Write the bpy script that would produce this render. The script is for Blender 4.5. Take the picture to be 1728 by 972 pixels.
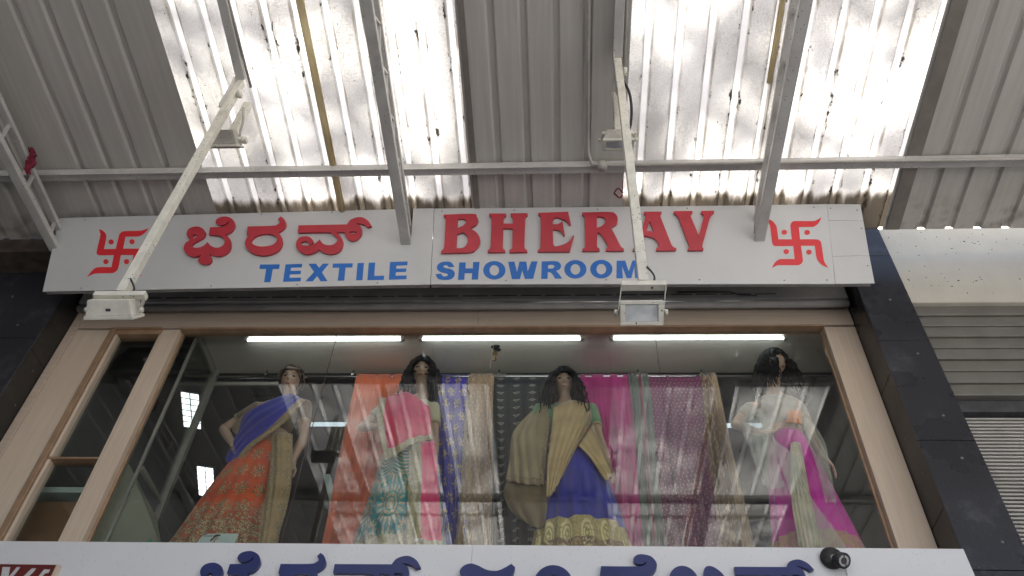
import bpy, bmesh, math, random
from mathutils import Vector, Matrix, noise as mnoise
R = math.radians
random.seed(7)
for o in list(bpy.data.objects): bpy.data.objects.remove(o, do_unlink=True)
sc = bpy.context.scene
COL = sc.collection
PI = math.pi

# ------------------------------------------------------------------ camera
cd = bpy.data.cameras.new('camera'); cam = bpy.data.objects.new('camera', cd); COL.objects.link(cam)
cd.sensor_width = 36.0; cd.lens = 1420 / 1728 * 36; cd.clip_start = 0.05; cd.clip_end = 2000
cam.matrix_world = Matrix(((0.998297, 0.007248, 0.057885, 0.000000), (0.044196, -0.741619, -0.669363, -4.600000), (0.038077, 0.670782, -0.740677, 1.600000), (0.000000, 0.000000, 0.000000, 1.000000)))
sc.camera = cam

# ------------------------------------------------------------------ world, sun, exposure
SUN_EL, SUN_AZ = R(58), R(20)      # sun stands behind the building, a little to the right
world = bpy.data.worlds.new('World'); sc.world = world; world.use_nodes = True
wn = world.node_tree.nodes; wl = world.node_tree.links; wn.clear()
sky = wn.new('ShaderNodeTexSky'); sky.sky_type = 'NISHITA'; sky.sun_disc = False
sky.sun_elevation = SUN_EL; sky.sun_rotation = SUN_AZ; sky.air_density = 1.0; sky.dust_density = 6.0
bg = wn.new('ShaderNodeBackground'); bg.inputs['Strength'].default_value = 0.14
wo = wn.new('ShaderNodeOutputWorld'); wl.new(sky.outputs[0], bg.inputs[0]); wl.new(bg.outputs[0], wo.inputs[0])
sd = bpy.data.lights.new('sun', 'SUN'); sd.energy = 5.0; sd.angle = R(0.5); sd.color = (1.0, 0.965, 0.92)
sun = bpy.data.objects.new('sun', sd); COL.objects.link(sun); sun.location = (4, 8, 20)
sun.rotation_euler = Vector((-math.sin(SUN_AZ) * math.cos(SUN_EL), -math.cos(SUN_AZ) * math.cos(SUN_EL), -math.sin(SUN_EL))).to_track_quat('-Z', 'Y').to_euler()
vs = sc.view_settings; vs.view_transform = 'Standard'; vs.look = 'None'; vs.gamma = 1.0; vs.use_curve_mapping = False
vs.exposure = 1.30
sc.render.engine = 'CYCLES'
cy = sc.cycles; cy.use_denoising = True; cy.max_bounces = 9; cy.diffuse_bounces = 5; cy.glossy_bounces = 4
cy.transmission_bounces = 6; cy.transparent_max_bounces = 24; cy.caustics_reflective = False; cy.caustics_refractive = False
cy.sample_clamp_indirect = 8.0; cy.use_adaptive_sampling = True; cy.adaptive_threshold = 0.01

# ------------------------------------------------------------------ node maths
class S:
    def __init__(s, nt, k): s.nt, s.k = nt, k
    def _op(s, op, *a, clamp=False):
        n = s.nt.nodes.new('ShaderNodeMath'); n.operation = op; n.use_clamp = clamp
        for i, v in enumerate((s,) + a):
            if isinstance(v, S): s.nt.links.new(v.k, n.inputs[i])
            else: n.inputs[i].default_value = float(v)
        return S(s.nt, n.outputs[0])
    def __add__(s, o): return s._op('ADD', o)
    def __radd__(s, o): return s._op('ADD', o)
    def __sub__(s, o): return s._op('SUBTRACT', o)
    def __rsub__(s, o): return (s * -1.0) + o
    def __mul__(s, o): return s._op('MULTIPLY', o)
    def __rmul__(s, o): return s._op('MULTIPLY', o)
    def __truediv__(s, o): return s._op('DIVIDE', o)
    def fract(s): return s._op('FRACT')
    def floor(s): return s._op('FLOOR')
    def abs(s): return s._op('ABSOLUTE')
    def sin(s): return s._op('SINE')
    def cos(s): return s._op('COSINE')
    def pow(s, p): return s._op('POWER', p)
    def mn(s, o): return s._op('MINIMUM', o)
    def mx(s, o): return s._op('MAXIMUM', o)
    def sqrt(s): return s._op('SQRT')
    def atan2(s, o): return s._op('ARCTAN2', o)
    def lt(s, o): return s._op('LESS_THAN', o)
    def gt(s, o): return s._op('GREATER_THAN', o)
    def clamp(s): return s._op('ADD', 0.0, clamp=True)
    def step(s, a, b):
        n = s.nt.nodes.new('ShaderNodeMapRange'); n.interpolation_type = 'SMOOTHSTEP'
        s.nt.links.new(s.k, n.inputs[0])
        n.inputs[1].default_value = a; n.inputs[2].default_value = b
        return S(s.nt, n.outputs[0])

class Mat:
    def __init__(m, name):
        m.m = bpy.data.materials.new(name); m.m.use_nodes = True
        m.nt = m.m.node_tree; m.nt.nodes.clear()
        m.out = m.nt.nodes.new('ShaderNodeOutputMaterial')
    def node(m, t, **kw):
        n = m.nt.nodes.new(t)
        for k, v in kw.items():
            if hasattr(n, k) and k not in n.inputs: setattr(n, k, v)
            else: m.set(n, k, v)
        return n
    def set(m, n, k, v):
        i = n.inputs[k]
        if isinstance(v, S): m.nt.links.new(v.k, i)
        elif isinstance(v, bpy.types.NodeSocket): m.nt.links.new(v, i)
        elif isinstance(v, (tuple, list)) and i.type == 'RGBA': i.default_value = tuple(v)[:3] + (1.0,)
        else: i.default_value = v
    def pos(m):
        g = m.nt.nodes.new('ShaderNodeNewGeometry'); x = m.nt.nodes.new('ShaderNodeSeparateXYZ')
        m.nt.links.new(g.outputs['Position'], x.inputs[0])
        return [S(m.nt, x.outputs[i]) for i in range(3)]
    def uv(m):
        g = m.nt.nodes.new('ShaderNodeTexCoord'); x = m.nt.nodes.new('ShaderNodeSeparateXYZ')
        m.nt.links.new(g.outputs['UV'], x.inputs[0])
        return [S(m.nt, x.outputs[i]) for i in range(2)]
    def vec(m, x, y, z=0.0):
        c = m.nt.nodes.new('ShaderNodeCombineXYZ')
        for i, v in enumerate((x, y, z)):
            if isinstance(v, S): m.nt.links.new(v.k, c.inputs[i])
            else: c.inputs[i].default_value = v
        return c.outputs[0]
    def noise(m, scale, vec=None, detail=3, rough=0.5, dist=0.0):
        n = m.nt.nodes.new('ShaderNodeTexNoise'); n.inputs['Scale'].default_value = scale
        n.inputs['Detail'].default_value = detail; n.inputs['Roughness'].default_value = rough; n.inputs['Distortion'].default_value = dist
        if vec is None:
            g = m.nt.nodes.new('ShaderNodeNewGeometry'); vec = g.outputs['Position']
        m.nt.links.new(vec, n.inputs['Vector'])
        return S(m.nt, n.outputs['Fac'])
    def voro(m, scale, vec=None, out='Distance', rnd=1.0):
        n = m.nt.nodes.new('ShaderNodeTexVoronoi'); n.inputs['Scale'].default_value = scale
        n.inputs['Randomness'].default_value = rnd
        if vec is None:
            g = m.nt.nodes.new('ShaderNodeNewGeometry'); vec = g.outputs['Position']
        m.nt.links.new(vec, n.inputs['Vector'])
        return S(m.nt, n.outputs[out])
    def mix(m, f, a, b):
        n = m.nt.nodes.new('ShaderNodeMix'); n.data_type = 'RGBA'
        for k, v in ((0, f), (6, a), (7, b)):
            if isinstance(v, S): m.nt.links.new(v.k, n.inputs[k])
            elif isinstance(v, bpy.types.NodeSocket): m.nt.links.new(v, n.inputs[k])
            elif isinstance(v, (tuple, list)): n.inputs[k].default_value = tuple(v)[:3] + (1.0,)
            else: n.inputs[k].default_value = v
        return n.outputs[2]
    def mixsh(m, f, a, b):
        n = m.nt.nodes.new('ShaderNodeMixShader')
        if isinstance(f, S): m.nt.links.new(f.k, n.inputs[0])
        else: n.inputs[0].default_value = f
        m.nt.links.new(a, n.inputs[1]); m.nt.links.new(b, n.inputs[2])
        return n.outputs[0]
    def bump(m, h, strength=0.3, dist=0.01):
        n = m.nt.nodes.new('ShaderNodeBump'); n.inputs['Strength'].default_value = strength; n.inputs['Distance'].default_value = dist
        m.nt.links.new(h.k, n.inputs['Height'])
        return n.outputs[0]
    def bsdf(m, color, rough=0.5, metal=0.0, normal=None, spec=0.5, coat=0.0, sheen=0.0):
        n = m.nt.nodes.new('ShaderNodeBsdfPrincipled')
        m.set(n, 'Base Color', color); m.set(n, 'Roughness', rough); m.set(n, 'Metallic', metal)
        m.set(n, 'Specular IOR Level', spec); m.set(n, 'Coat Weight', coat); m.set(n, 'Sheen Weight', sheen)
        if normal is not None: m.set(n, 'Normal', normal)
        return n.outputs[0]
    def done(m, sh):
        m.nt.links.new(sh, m.out.inputs[0]); return m.m

M = {}
def paint(name, col, rough=0.45, var=0.12, vs_=3.0, dirt=0.0, dirtcol=(0.10, 0.085, 0.06), metal=0.0, streak=0.0, speck=0.0, coat=0.0, spec=0.5, bump=0.0):
    m = Mat(name); n = m.noise(vs_, detail=5, rough=0.6)
    dark = tuple(c * (1 - var) for c in col); lite = tuple(min(1, c * (1 + var)) for c in col)
    c = m.mix(n.step(0.3, 0.7), dark, lite)
    if streak:
        x, y, z = m.pos()
        st = m.noise(1.0, m.vec(x * 42.0, y * 42.0, z * 1.3), detail=4, rough=0.65)
        c = m.mix(st.step(0.55, 0.8) * streak, c, dirtcol)
    if dirt:
        d = m.noise(2.1, detail=7, rough=0.7)
        c = m.mix(d.step(0.52, 0.78) * dirt, c, dirtcol)
    if speck:
        v = m.voro(38.0); k = m.noise(6.0, detail=2)
        c = m.mix(v.lt(0.16) * k.gt(0.5) * speck, c, tuple(q * 0.5 for q in dirtcol))
    nr = m.bump(m.noise(60.0, detail=4), bump, 0.004) if bump else None
    M[name] = m.done(m.bsdf(c, rough, metal, nr, spec, coat)); return M[name]

paint('white_steel', (0.52, 0.51, 0.49), 0.5, 0.1, 4, dirt=0.45, dirtcol=(0.22, 0.19, 0.15), speck=0.8)
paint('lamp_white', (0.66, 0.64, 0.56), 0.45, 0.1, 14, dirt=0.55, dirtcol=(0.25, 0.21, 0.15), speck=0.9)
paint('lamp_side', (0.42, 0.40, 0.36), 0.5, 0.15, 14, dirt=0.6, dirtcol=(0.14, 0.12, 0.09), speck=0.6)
paint('cap_grey', (0.16, 0.16, 0.17), 0.4, 0.2, 10)
paint('dark_metal', (0.05, 0.05, 0.055), 0.5, 0.3, 10)
paint('grey_conduit', (0.40, 0.38, 0.35), 0.5, 0.12, 6, dirt=0.3)
paint('black_cable', (0.02, 0.02, 0.022), 0.5, 0.2, 10)
paint('sign_white', (0.535, 0.54, 0.545), 0.36, 0.06, 0.9, dirt=0.16, dirtcol=(0.36, 0.34, 0.30), speck=0.10)  # broad tone variation paints in soft uneven shading on the sign
paint('sign_edge', (0.30, 0.29, 0.28), 0.4, 0.2, 6, dirt=0.4)
paint('board_white', (0.66, 0.67, 0.69), 0.32, 0.03, 0.8, dirt=0.18, dirtcol=(0.45, 0.43, 0.40), speck=0.22)
paint('red_acrylic', (0.46, 0.022, 0.040), 0.34, 0.10, 5, dirt=0.12, dirtcol=(0.2, 0.03, 0.03))
paint('red_vinyl', (0.66, 0.018, 0.028), 0.40, 0.05, 8)
paint('blue_vinyl', (0.004, 0.130, 0.50), 0.38, 0.06, 8)
paint('navy_acrylic', (0.020, 0.028, 0.125), 0.30, 0.08, 5)
paint('cream_wall', (0.50, 0.475, 0.41), 0.75, 0.07, 2.0, dirt=0.25, dirtcol=(0.42, 0.36, 0.28), streak=0.35, bump=0.15)
paint('slat_grey', (0.135, 0.128, 0.112), 0.6, 0.12, 4, dirt=0.35, dirtcol=(0.12, 0.11, 0.09))
paint('shutter_light', (0.38, 0.365, 0.34), 0.5, 0.1, 5, dirt=0.3)
paint('shutter_box', (0.34, 0.325, 0.315), 0.75, 0.12, 5, dirt=0.35, dirtcol=(0.14, 0.12, 0.11))
paint('plaster', (0.30, 0.28, 0.26), 0.85, 0.15, 2.5, dirt=0.3, bump=0.2)
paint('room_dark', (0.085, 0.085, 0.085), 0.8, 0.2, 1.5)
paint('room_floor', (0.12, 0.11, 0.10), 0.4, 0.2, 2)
paint('soffit', (0.68, 0.62, 0.54), 0.55, 0.05, 1.4, dirt=0.25, dirtcol=(0.27, 0.22, 0.18))
paint('aluminium', (0.42, 0.40, 0.36), 0.35, 0.08, 8, metal=0.5)
paint('chrome', (0.70, 0.70, 0.70), 0.18, 0.04, 8, metal=1.0)
paint('bronze_trim', (0.38, 0.25, 0.155), 0.38, 0.15, 9, metal=0.25)
paint('bounce_paint', (0.60, 0.60, 0.60), 0.85, 0.08, 1.0, dirt=0.2, dirtcol=(0.35, 0.32, 0.28))
paint('light_block_dark', (0.07, 0.065, 0.06), 0.85, 0.2, 1.5)
paint('ground_paving', (0.31, 0.31, 0.30), 0.85, 0.2, 0.7, dirt=0.4)
paint('skin', (0.52, 0.345, 0.255), 0.42, 0.06, 5)
paint('leaf_green', (0.055, 0.10, 0.03), 0.6, 0.4, 2)
paint('bark', (0.10, 0.075, 0.05), 0.9, 0.3, 8)
paint('hair_black', (0.008, 0.007, 0.010), 0.6, 0.3, 30, spec=0.12)
paint('hair_brown', (0.085, 0.045, 0.028), 0.5, 0.3, 30)
paint('lip_red', (0.34, 0.085, 0.075), 0.35, 0.1, 30)
paint('eye_dark', (0.02, 0.015, 0.015), 0.2, 0.2, 30)
paint('gold_bead', (0.55, 0.36, 0.10), 0.3, 0.1, 30, metal=0.7)
paint('carton', (0.25, 0.13, 0.06), 0.8, 0.15, 5)
paint('grey_board', (0.30, 0.31, 0.24), 0.6, 0.1, 3)
paint('green_cloth', (0.02, 0.30, 0.13), 0.7, 0.5, 60)
paint('maroon_panel', (0.13, 0.022, 0.020), 0.3, 0.15, 6)
paint('card_white', (0.55, 0.68, 0.66), 0.5, 0.03, 8)
paint('red_cloth', (0.17, 0.008, 0.028), 0.8, 0.5, 50)
paint('charm_black', (0.018, 0.022, 0.03), 0.8, 0.4, 60)
paint('charm_tan', (0.33, 0.17, 0.06), 0.7, 0.3, 60)
paint('dim_louvre', (0.11, 0.12, 0.12), 0.4, 0.2, 10)
paint('photo_skin', (0.48, 0.33, 0.29), 0.6, 0.05, 30)

def granite(name, base, fleck, rough):
    m = Mat(name); v = m.noise(150.0, detail=3, rough=0.8); k = m.noise(5.0, detail=6, rough=0.7); d = m.noise(1.6, detail=5)
    c = m.mix(v.step(0.52, 0.72), base, fleck)
    c = m.mix(k.step(0.5, 0.75) * 0.5, c, tuple(q * 1.5 for q in fleck))
    M[name] = m.done(m.bsdf(c, d.step(0.3, 0.75) * 0.22 + rough, 0.0, m.bump(m.noise(7.0, detail=5), 0.05, 0.004), 0.5))
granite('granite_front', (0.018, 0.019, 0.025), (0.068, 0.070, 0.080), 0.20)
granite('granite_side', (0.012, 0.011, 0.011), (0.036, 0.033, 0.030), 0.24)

def opaque_sheet():
    m = Mat('opaque_sheet'); x, y, z = m.pos()
    n = m.noise(1.0, m.vec(x * 30.0, y * 1.2, z), detail=4, rough=0.6)
    b = m.noise(1.1, detail=4)
    c = m.mix(n.step(0.3, 0.75), (0.46, 0.44, 0.41), (0.54, 0.52, 0.485))
    c = m.mix(b.step(0.35, 0.7) * 0.35, c, (0.42, 0.405, 0.37))
    e = (y + 0.95).step(0.0, 0.42) * m.noise(9.0, detail=5).step(0.45, 0.7)
    c = m.mix(e * 0.6, c, (0.12, 0.095, 0.07))
    M['opaque_sheet'] = m.done(m.bsdf(c, 0.5))
opaque_sheet()

def clear_sheet(name, x0, pitch, tint):
    m = Mat(name); x, y, z = m.pos()
    ph = ((x - x0) / pitch).fract()                       # 0 at the rib centre
    d = (ph - 0.5).abs()                                  # 0.5 at the rib centre, 0 in the middle of the pan
    edge = ((d - 0.355).abs() * -1.0 + 0.075).step(0.0, 0.075)      # the two foot lines of each rib
    rib = d.step(0.37, 0.42)
    long_ = m.vec(x * 1.0, y * 0.34, z)
    near = ((d - 0.345).abs() * -1.0 + 0.16).step(0.0, 0.15)
    blob = m.noise(26.0, m.vec(x * 1.0, y * 0.5, z), detail=6, rough=0.68)
    gate = m.noise(3.6, m.vec(x * 2.0, y * 0.8, z), detail=3)
    moss = near * 0.15 + blob * 0.66 + gate * 0.42
    moss = moss.step(0.75, 0.80)
    loose = m.noise(34.0, m.vec(x * 1.0, y * 0.8, z + 3.0), detail=3).step(0.735, 0.765) * m.noise(1.3).gt(0.46)
    moss = (moss + loose).clamp()
    grime = m.noise(115.0, detail=3, rough=0.7); gm = m.noise(3.2, long_, detail=4)
    speck = (grime * 0.9 + gm * 0.45).step(0.62, 0.80) * (rib * -0.8 + 1.0)
    crack = m.noise(9.0, long_, detail=8, rough=0.8, dist=1.5).step(0.60, 0.75) * (rib * -0.8 + 1.0)
    line = edge * m.noise(5.0, m.vec(x * 2.0, y * 1.0, z), detail=4).step(0.42, 0.66)
    bl = m.noise(0.9, detail=2).step(0.35, 0.68)
    fine = m.noise(11.0, detail=6, rough=0.7)
    fing = m.noise(1.0, m.vec(x * 11.0, y * 2.2, z), detail=5, rough=0.65)
    endd = ((y + 1.10).step(0.0, 0.34) * 0.80 + near * 0.10 + fing * 0.42).step(0.80, 1.02)
    T = (bl * 0.18 + 0.28) + rib * 0.15
    T = T * (1.0 - speck * 0.52) * (1.0 - crack * 0.55) * (1.0 - line * 0.60)
    brown = (line * 0.6 + endd + crack * 0.5 + speck * 0.25).clamp()
    dirt = (moss + endd * 0.9).clamp()
    tc = m.mix((brown * 0.8).clamp(), tint, (0.40, 0.29, 0.16))
    dc = m.mix(dirt, (0.50, 0.49, 0.46), (0.055, 0.045, 0.035))
    tr = m.node('ShaderNodeBsdfTranslucent'); m.set(tr, 'Color', tc)
    df = m.node('ShaderNodeBsdfDiffuse'); m.set(df, 'Color', dc)
    f = (T * (1.0 - dirt * 0.94)).clamp()
    M[name] = m.done(m.mixsh(f, df.outputs[0], tr.outputs[0]))
clear_sheet('clear_sheet_left', 0.107, 0.2035, (0.925, 0.905, 0.845)); clear_sheet('clear_sheet_right', 0.79, 0.206, (0.925, 0.905, 0.845))

def yellow_strip():
    m = Mat('yellow_strip'); x, y, z = m.pos()
    n = m.noise(1.0, m.vec(x * 30, y * 2.0, z * 8), detail=5)
    tr = m.node('ShaderNodeBsdfTranslucent'); m.set(tr, 'Color', m.mix(n.step(0.3, 0.7), (0.76, 0.70, 0.54), (0.88, 0.84, 0.70)))
    df = m.node('ShaderNodeBsdfDiffuse'); m.set(df, 'Color', m.mix(n.step(0.3, 0.7), (0.35, 0.26, 0.13), (0.58, 0.48, 0.28)))
    M['yellow_strip'] = m.done(m.mixsh(0.72, df.outputs[0], tr.outputs[0]))
yellow_strip()

def laminate():
    m = Mat('beige_laminate'); x, y, z = m.pos()
    g = m.noise(1.0, m.vec(x * 55, y * 55, z * 2.2), detail=5, rough=0.65, dist=0.4)
    b = m.noise(1.3, detail=3)
    c = m.mix(g.step(0.25, 0.8), (0.54, 0.445, 0.345), (0.64, 0.54, 0.43))
    c = m.mix(b.step(0.35, 0.7) * 0.4, c, (0.53, 0.41, 0.325))
    d = m.noise(5.0, detail=7, rough=0.75).step(0.62, 0.8)
    c = m.mix(d * 0.25, c, (0.22, 0.15, 0.10))
    M['beige_laminate'] = m.done(m.bsdf(c, 0.42))
    m = Mat('beige_header'); x, y, z = m.pos()
    g = m.noise(1.0, m.vec(x * 2.2, y * 55, z * 55), detail=5, rough=0.65, dist=0.4)
    c = m.mix(g.step(0.25, 0.8), (0.46, 0.375, 0.30), (0.55, 0.455, 0.37))
    M['beige_header'] = m.done(m.bsdf(c, 0.42))
laminate()

def glass():
    m = Mat('window_glass')
    g = m.nt.nodes.new('ShaderNodeNewGeometry'); dp = m.nt.nodes.new('ShaderNodeVectorMath'); dp.operation = 'DOT_PRODUCT'
    m.nt.links.new(g.outputs['Incoming'], dp.inputs[0]); m.nt.links.new(g.outputs['Normal'], dp.inputs[1])
    c = S(m.nt, dp.outputs['Value']).abs()
    F = (1.0 - c).pow(5.0) * 0.9 + 0.066
    tr = m.node('ShaderNodeBsdfTransparent'); m.set(tr, 'Color', (0.90, 0.925, 0.91))
    gl = m.node('ShaderNodeBsdfGlossy'); m.set(gl, 'Roughness', 0.012); m.set(gl, 'Color', (0.97, 0.98, 1.0))
    dust = m.node('ShaderNodeBsdfDiffuse'); m.set(dust, 'Color', (0.5, 0.5, 0.48))
    x, y, z = m.pos()
    dn = m.noise(1.0, m.vec(x * 14, y, z * 1.5), detail=6, rough=0.7).step(0.5, 0.9) * 0.014 + 0.003
    a = m.mixsh(F.clamp(), tr.outputs[0], gl.outputs[0])
    M['window_glass'] = m.done(m.mixsh(dn, a, dust.outputs[0]))
    m = Mat('lamp_glass')
    M['lamp_glass'] = m.done(m.bsdf(m.mix(m.noise(9.0, detail=2).step(0.35, 0.65), (0.42, 0.44, 0.45), (0.78, 0.79, 0.80)), 0.22, 0.25))
    m = Mat('reflector'); M['reflector'] = m.done(m.bsdf((0.75, 0.76, 0.77), 0.25, 0.9))
glass()
def emitter(name, col, st):
    m = Mat(name); e = m.node('ShaderNodeEmission'); m.set(e, 'Color', col); m.set(e, 'Strength', st); M[name] = m.done(e.outputs[0])
emitter('tube_light', (0.86, 0.95, 1.0), 5.0)
emitter('louvre_light', (0.93, 0.97, 1.0), 1.6)
emitter('room_tube', (0.72, 0.86, 0.95), 0.38)

# ------------------------------------------------------------------ fabric materials (patterns are printed / woven, driven by UV)
def cell(m, u, v, nu, nv, stagger=0.0):
    vv = v * nv; row = vv.floor()
    uu = u * nu + (row * 0.5).fract() * 2.0 * stagger
    return uu.fract() - 0.5, vv.fract() - 0.5
def flower(m, x, y, petals, rad, ax=1.0, ay=1.0):
    r = ((x * ax) * (x * ax) + (y * ay) * (y * ay)).sqrt(); t = (y * ay).atan2(x * ax)
    return (r - ((t * float(petals)).cos() * 0.22 + 0.78) * rad).lt(0.0)
def ring(m, x, y, rad, wid, ax=1.0, ay=1.0):
    r = ((x * ax) * (x * ax) + (y * ay) * (y * ay)).sqrt()
    return ((r - rad).abs() - wid).lt(0.0)
def fabric_out(m, c, name, rough=0.65, sheer=0.0, gold=None, sheen=0.25):
    wv = m.noise(260.0, detail=2)
    nr = m.bump(wv, 0.2, 0.002)
    metal = gold * 0.45 if isinstance(gold, S) else 0.0
    sh = m.bsdf(c, rough, metal, nr, 0.3, 0.0, sheen)
    if sheer:
        t = m.node('ShaderNodeBsdfTransparent'); sh = m.mixsh(sheer, sh, t.outputs[0])
    M[name] = m.done(sh)
def goldcol(m, u, v, su, sv, a=(0.20, 0.115, 0.045), b=(0.76, 0.59, 0.35)):
    n = m.voro(1.0, m.vec(u * su, v * sv), 'Distance'); k = m.noise(3.0, m.vec(u * su, v * sv), detail=4)
    return m.mix((n * 0.6 + k * 0.6).step(0.35, 0.75), b, a)

def plain(name, col, var=0.15, sheer=0.0, rough=0.65, sheen=0.25):
    m = Mat(name); n = m.noise(9.0, detail=4)
    fabric_out(m, m.mix(n.step(0.3, 0.7), tuple(q * (1 - var) for q in col), tuple(q * (1 + var) for q in col)), name, rough, sheer, None, sheen)
plain('blouse_brown', (0.20, 0.135, 0.09)); plain('blouse_dark', (0.035, 0.03, 0.04)); plain('blouse_cream', (0.62, 0.56, 0.40))
plain('blouse_green', (0.20, 0.34, 0.19)); plain('blouse_teal', (0.14, 0.36, 0.36))
plain('net_white', (0.72, 0.74, 0.66), 0.06, 0.74); plain('blouse_pale', (0.40, 0.35, 0.31)); plain('sleeve_gold', (0.40, 0.29, 0.16)); plain('beige_satin', (0.56, 0.48, 0.37), 0.15)
plain('sheer_brown', (0.30, 0.22, 0.13), 0.1, 0.30); plain('orange_scrap', (0.70, 0.24, 0.06)); plain('price_tag', (0.75, 0.75, 0.74))

def f_orange_skirt():
    m = Mat('orange_skirt'); u, v = m.uv()
    a, b = cell(m, u, v + 0.02, 13.0, 6.4, 0.5)
    fl = flower(m, a, b, 7, 0.43, 1.0, 1.05) * (1.0 - ring(m, a, b, 0.20, 0.03))
    a2, b2 = cell(m, u + 0.02, v, 34.0, 18.0, 0.5); sm = flower(m, a2, b2, 5, 0.40)
    low = v.step(0.60, 0.80); n = m.noise(26.0, m.vec(u * 2.0, v * 1.4), detail=4)
    mask = (fl * (1.0 - low * 0.2) + (sm * low)).clamp()
    mask = (mask * n.gt(0.33) + (low * n.gt(0.54)) ).clamp()
    bars = ((v - 0.845).abs().lt(0.012) + (v - 0.93).gt(0.0) + (v - 0.80).abs().lt(0.006)).clamp()
    mask = (mask + bars * n.gt(0.40)).clamp()
    base = m.mix(m.noise(5.0, detail=3).step(0.3, 0.7), (0.62, 0.075, 0.018), (0.76, 0.12, 0.028))
    base = m.mix(low * 0.55, base, (0.20, 0.050, 0.025))
    fabric_out(m, m.mix(mask, base, goldcol(m, u, v, 260.0, 90.0)), 'orange_skirt', 0.6, 0, mask * 0.5)
def f_teal_skirt():
    m = Mat('teal_skirt'); u, v = m.uv()
    # u runs round the skirt; the front centre is u = 0.25
    a, b = cell(m, u, v + 0.05, 8.0, 2.35, 0.0)
    pal = (flower(m, a, b, 18, 0.47, 1.0, 0.92) * (1.0 - ring(m, a, b, 0.24, 0.022, 1.0, 0.85)) * (1.0 - ring(m, a, b, 0.13, 0.018, 1.0, 0.85))).clamp()
    a2, b2 = cell(m, u + 0.0625, v + 0.25, 8.0, 2.35, 0.0)
    pal2 = (flower(m, a2, b2, 10, 0.20, 1.0, 0.8) * (1.0 - flower(m, a2, b2, 10, 0.09))).clamp()
    sw = ((u * 9.0 * PI * 1.0).sin().abs() * 0.055 + 0.065)
    gar = (((v - sw) * 26.0).fract() - 0.5).abs().lt(0.20) * v.lt(0.30)
    low = v.gt(0.88); n = m.noise(40.0, m.vec(u * 3.0, v), detail=3)
    mask = ((pal + pal2) * v.gt(0.26) + gar + low).clamp() * n.gt(0.30)
    base = m.mix(m.noise(4.0, detail=3).step(0.3, 0.7), (0.004, 0.19, 0.22), (0.010, 0.28, 0.31))
    base = m.mix(low, base, (0.30, 0.17, 0.09))
    fabric_out(m, m.mix(mask, base, goldcol(m, u, v, 300.0, 100.0, (0.34, 0.28, 0.18), (0.72, 0.66, 0.50))), 'teal_skirt', 0.5, 0, mask)
def f_blue_skirt():
    m = Mat('blue_skirt'); u, v = m.uv()
    wave = (u * 60.0).sin() * 0.012
    low = (v + wave).gt(0.73)
    a, b = cell(m, u, (v - 0.73) * 3.7, 15.0, 1.0, 0.0)
    pais = (ring(m, a, b, 0.26, 0.04, 1.0, 0.7) + ring(m, a, b, 0.14, 0.03, 1.0, 0.7) + flower(m, a, b, 5, 0.07)).clamp()
    n = m.noise(36.0, m.vec(u * 3.0, v), detail=4)
    base = m.mix(m.noise(4.0, detail=3).step(0.3, 0.7), (0.020, 0.020, 0.26), (0.032, 0.034, 0.38))
    g = m.mix(n.step(0.35, 0.65), (0.44, 0.33, 0.13), (0.60, 0.49, 0.24))
    g = m.mix(pais * n.gt(0.4), g, (0.86, 0.74, 0.40))
    g = m.mix((v + wave).gt(0.90) * n.gt(0.47), g, (0.30, 0.18, 0.12))
    fabric_out(m, m.mix(low, base, g), 'blue_skirt', 0.5, 0, low * 0.8)
def f_magenta_skirt():
    m = Mat('magenta_skirt'); u, v = m.uv()
    low = v.gt(0.84); n = m.noise(30.0, m.vec(u * 3.0, v), detail=4)
    base = m.mix(m.noise(4.0, detail=3).step(0.3, 0.7), (0.55, 0.010, 0.33), (0.74, 0.022, 0.46))
    g = m.mix(n.gt(0.5), (0.50, 0.34, 0.17), (0.55, 0.20, 0.25))
    fabric_out(m, m.mix(low * n.gt(0.36), base, g), 'magenta_skirt', 0.5)
f_orange_skirt(); f_teal_skirt(); f_blue_skirt(); f_magenta_skirt()

def bordered(name, col, bcol_a, bcol_b, test, sheer=0.0, var=0.12, motif=None):
    m = Mat(name); u, v = m.uv(); bd = test(m, u, v)
    n = m.noise(8.0, detail=4)
    base = m.mix(n.step(0.3, 0.7), tuple(q * (1 - var) for q in col), tuple(q * (1 + var) for q in col))
    if motif is not None:
        k, mc = motif(m, u, v); base = m.mix(k, base, mc)
    w = m.voro(1.0, m.vec(u * 70.0, v * 90.0)); z = m.noise(3.0, m.vec(u * 60.0, v * 80.0), detail=3)
    g = m.mix((w * 0.7 + z * 0.5).step(0.35, 0.7), bcol_b, bcol_a)
    fabric_out(m, m.mix(bd, base, g), name, 0.6, sheer, bd)
GA, GB = (0.26, 0.17, 0.08), (0.62, 0.50, 0.31)
bordered('pink_drape', (0.74, 0.022, 0.14), (0.36, 0.30, 0.18), (0.74, 0.68, 0.50), lambda m, u, v: (u.lt(0.13) + v.gt(0.85)).clamp())
bordered('pink_panel', (0.72, 0.022, 0.15), (0.36, 0.30, 0.18), (0.72, 0.66, 0.50), lambda m, u, v: (u.lt(0.42) + v.gt(0.93)).clamp())
bordered('blue_drape', (0.018, 0.020, 0.36), GA, GB, lambda m, u, v: u.gt(0.72), 0.0)
bordered('gold_panel', (0.40, 0.27, 0.13), GA, GB, lambda m, u, v: (u.lt(0.28) + u.gt(0.90) + (((u * 9.0).sin() + (v * 40.0).sin()) * 0.5).gt(0.1)).clamp())
bordered('beige_drape', (0.56, 0.40, 0.20), (0.30, 0.20, 0.11), (0.66, 0.54, 0.36), lambda m, u, v: u.gt(0.80))
bordered('beige_cape', (0.44, 0.34, 0.20), (0.30, 0.20, 0.11), (0.66, 0.54, 0.36), lambda m, u, v: (u.gt(0.88) + v.gt(0.90)).clamp(), 0.12)

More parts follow.
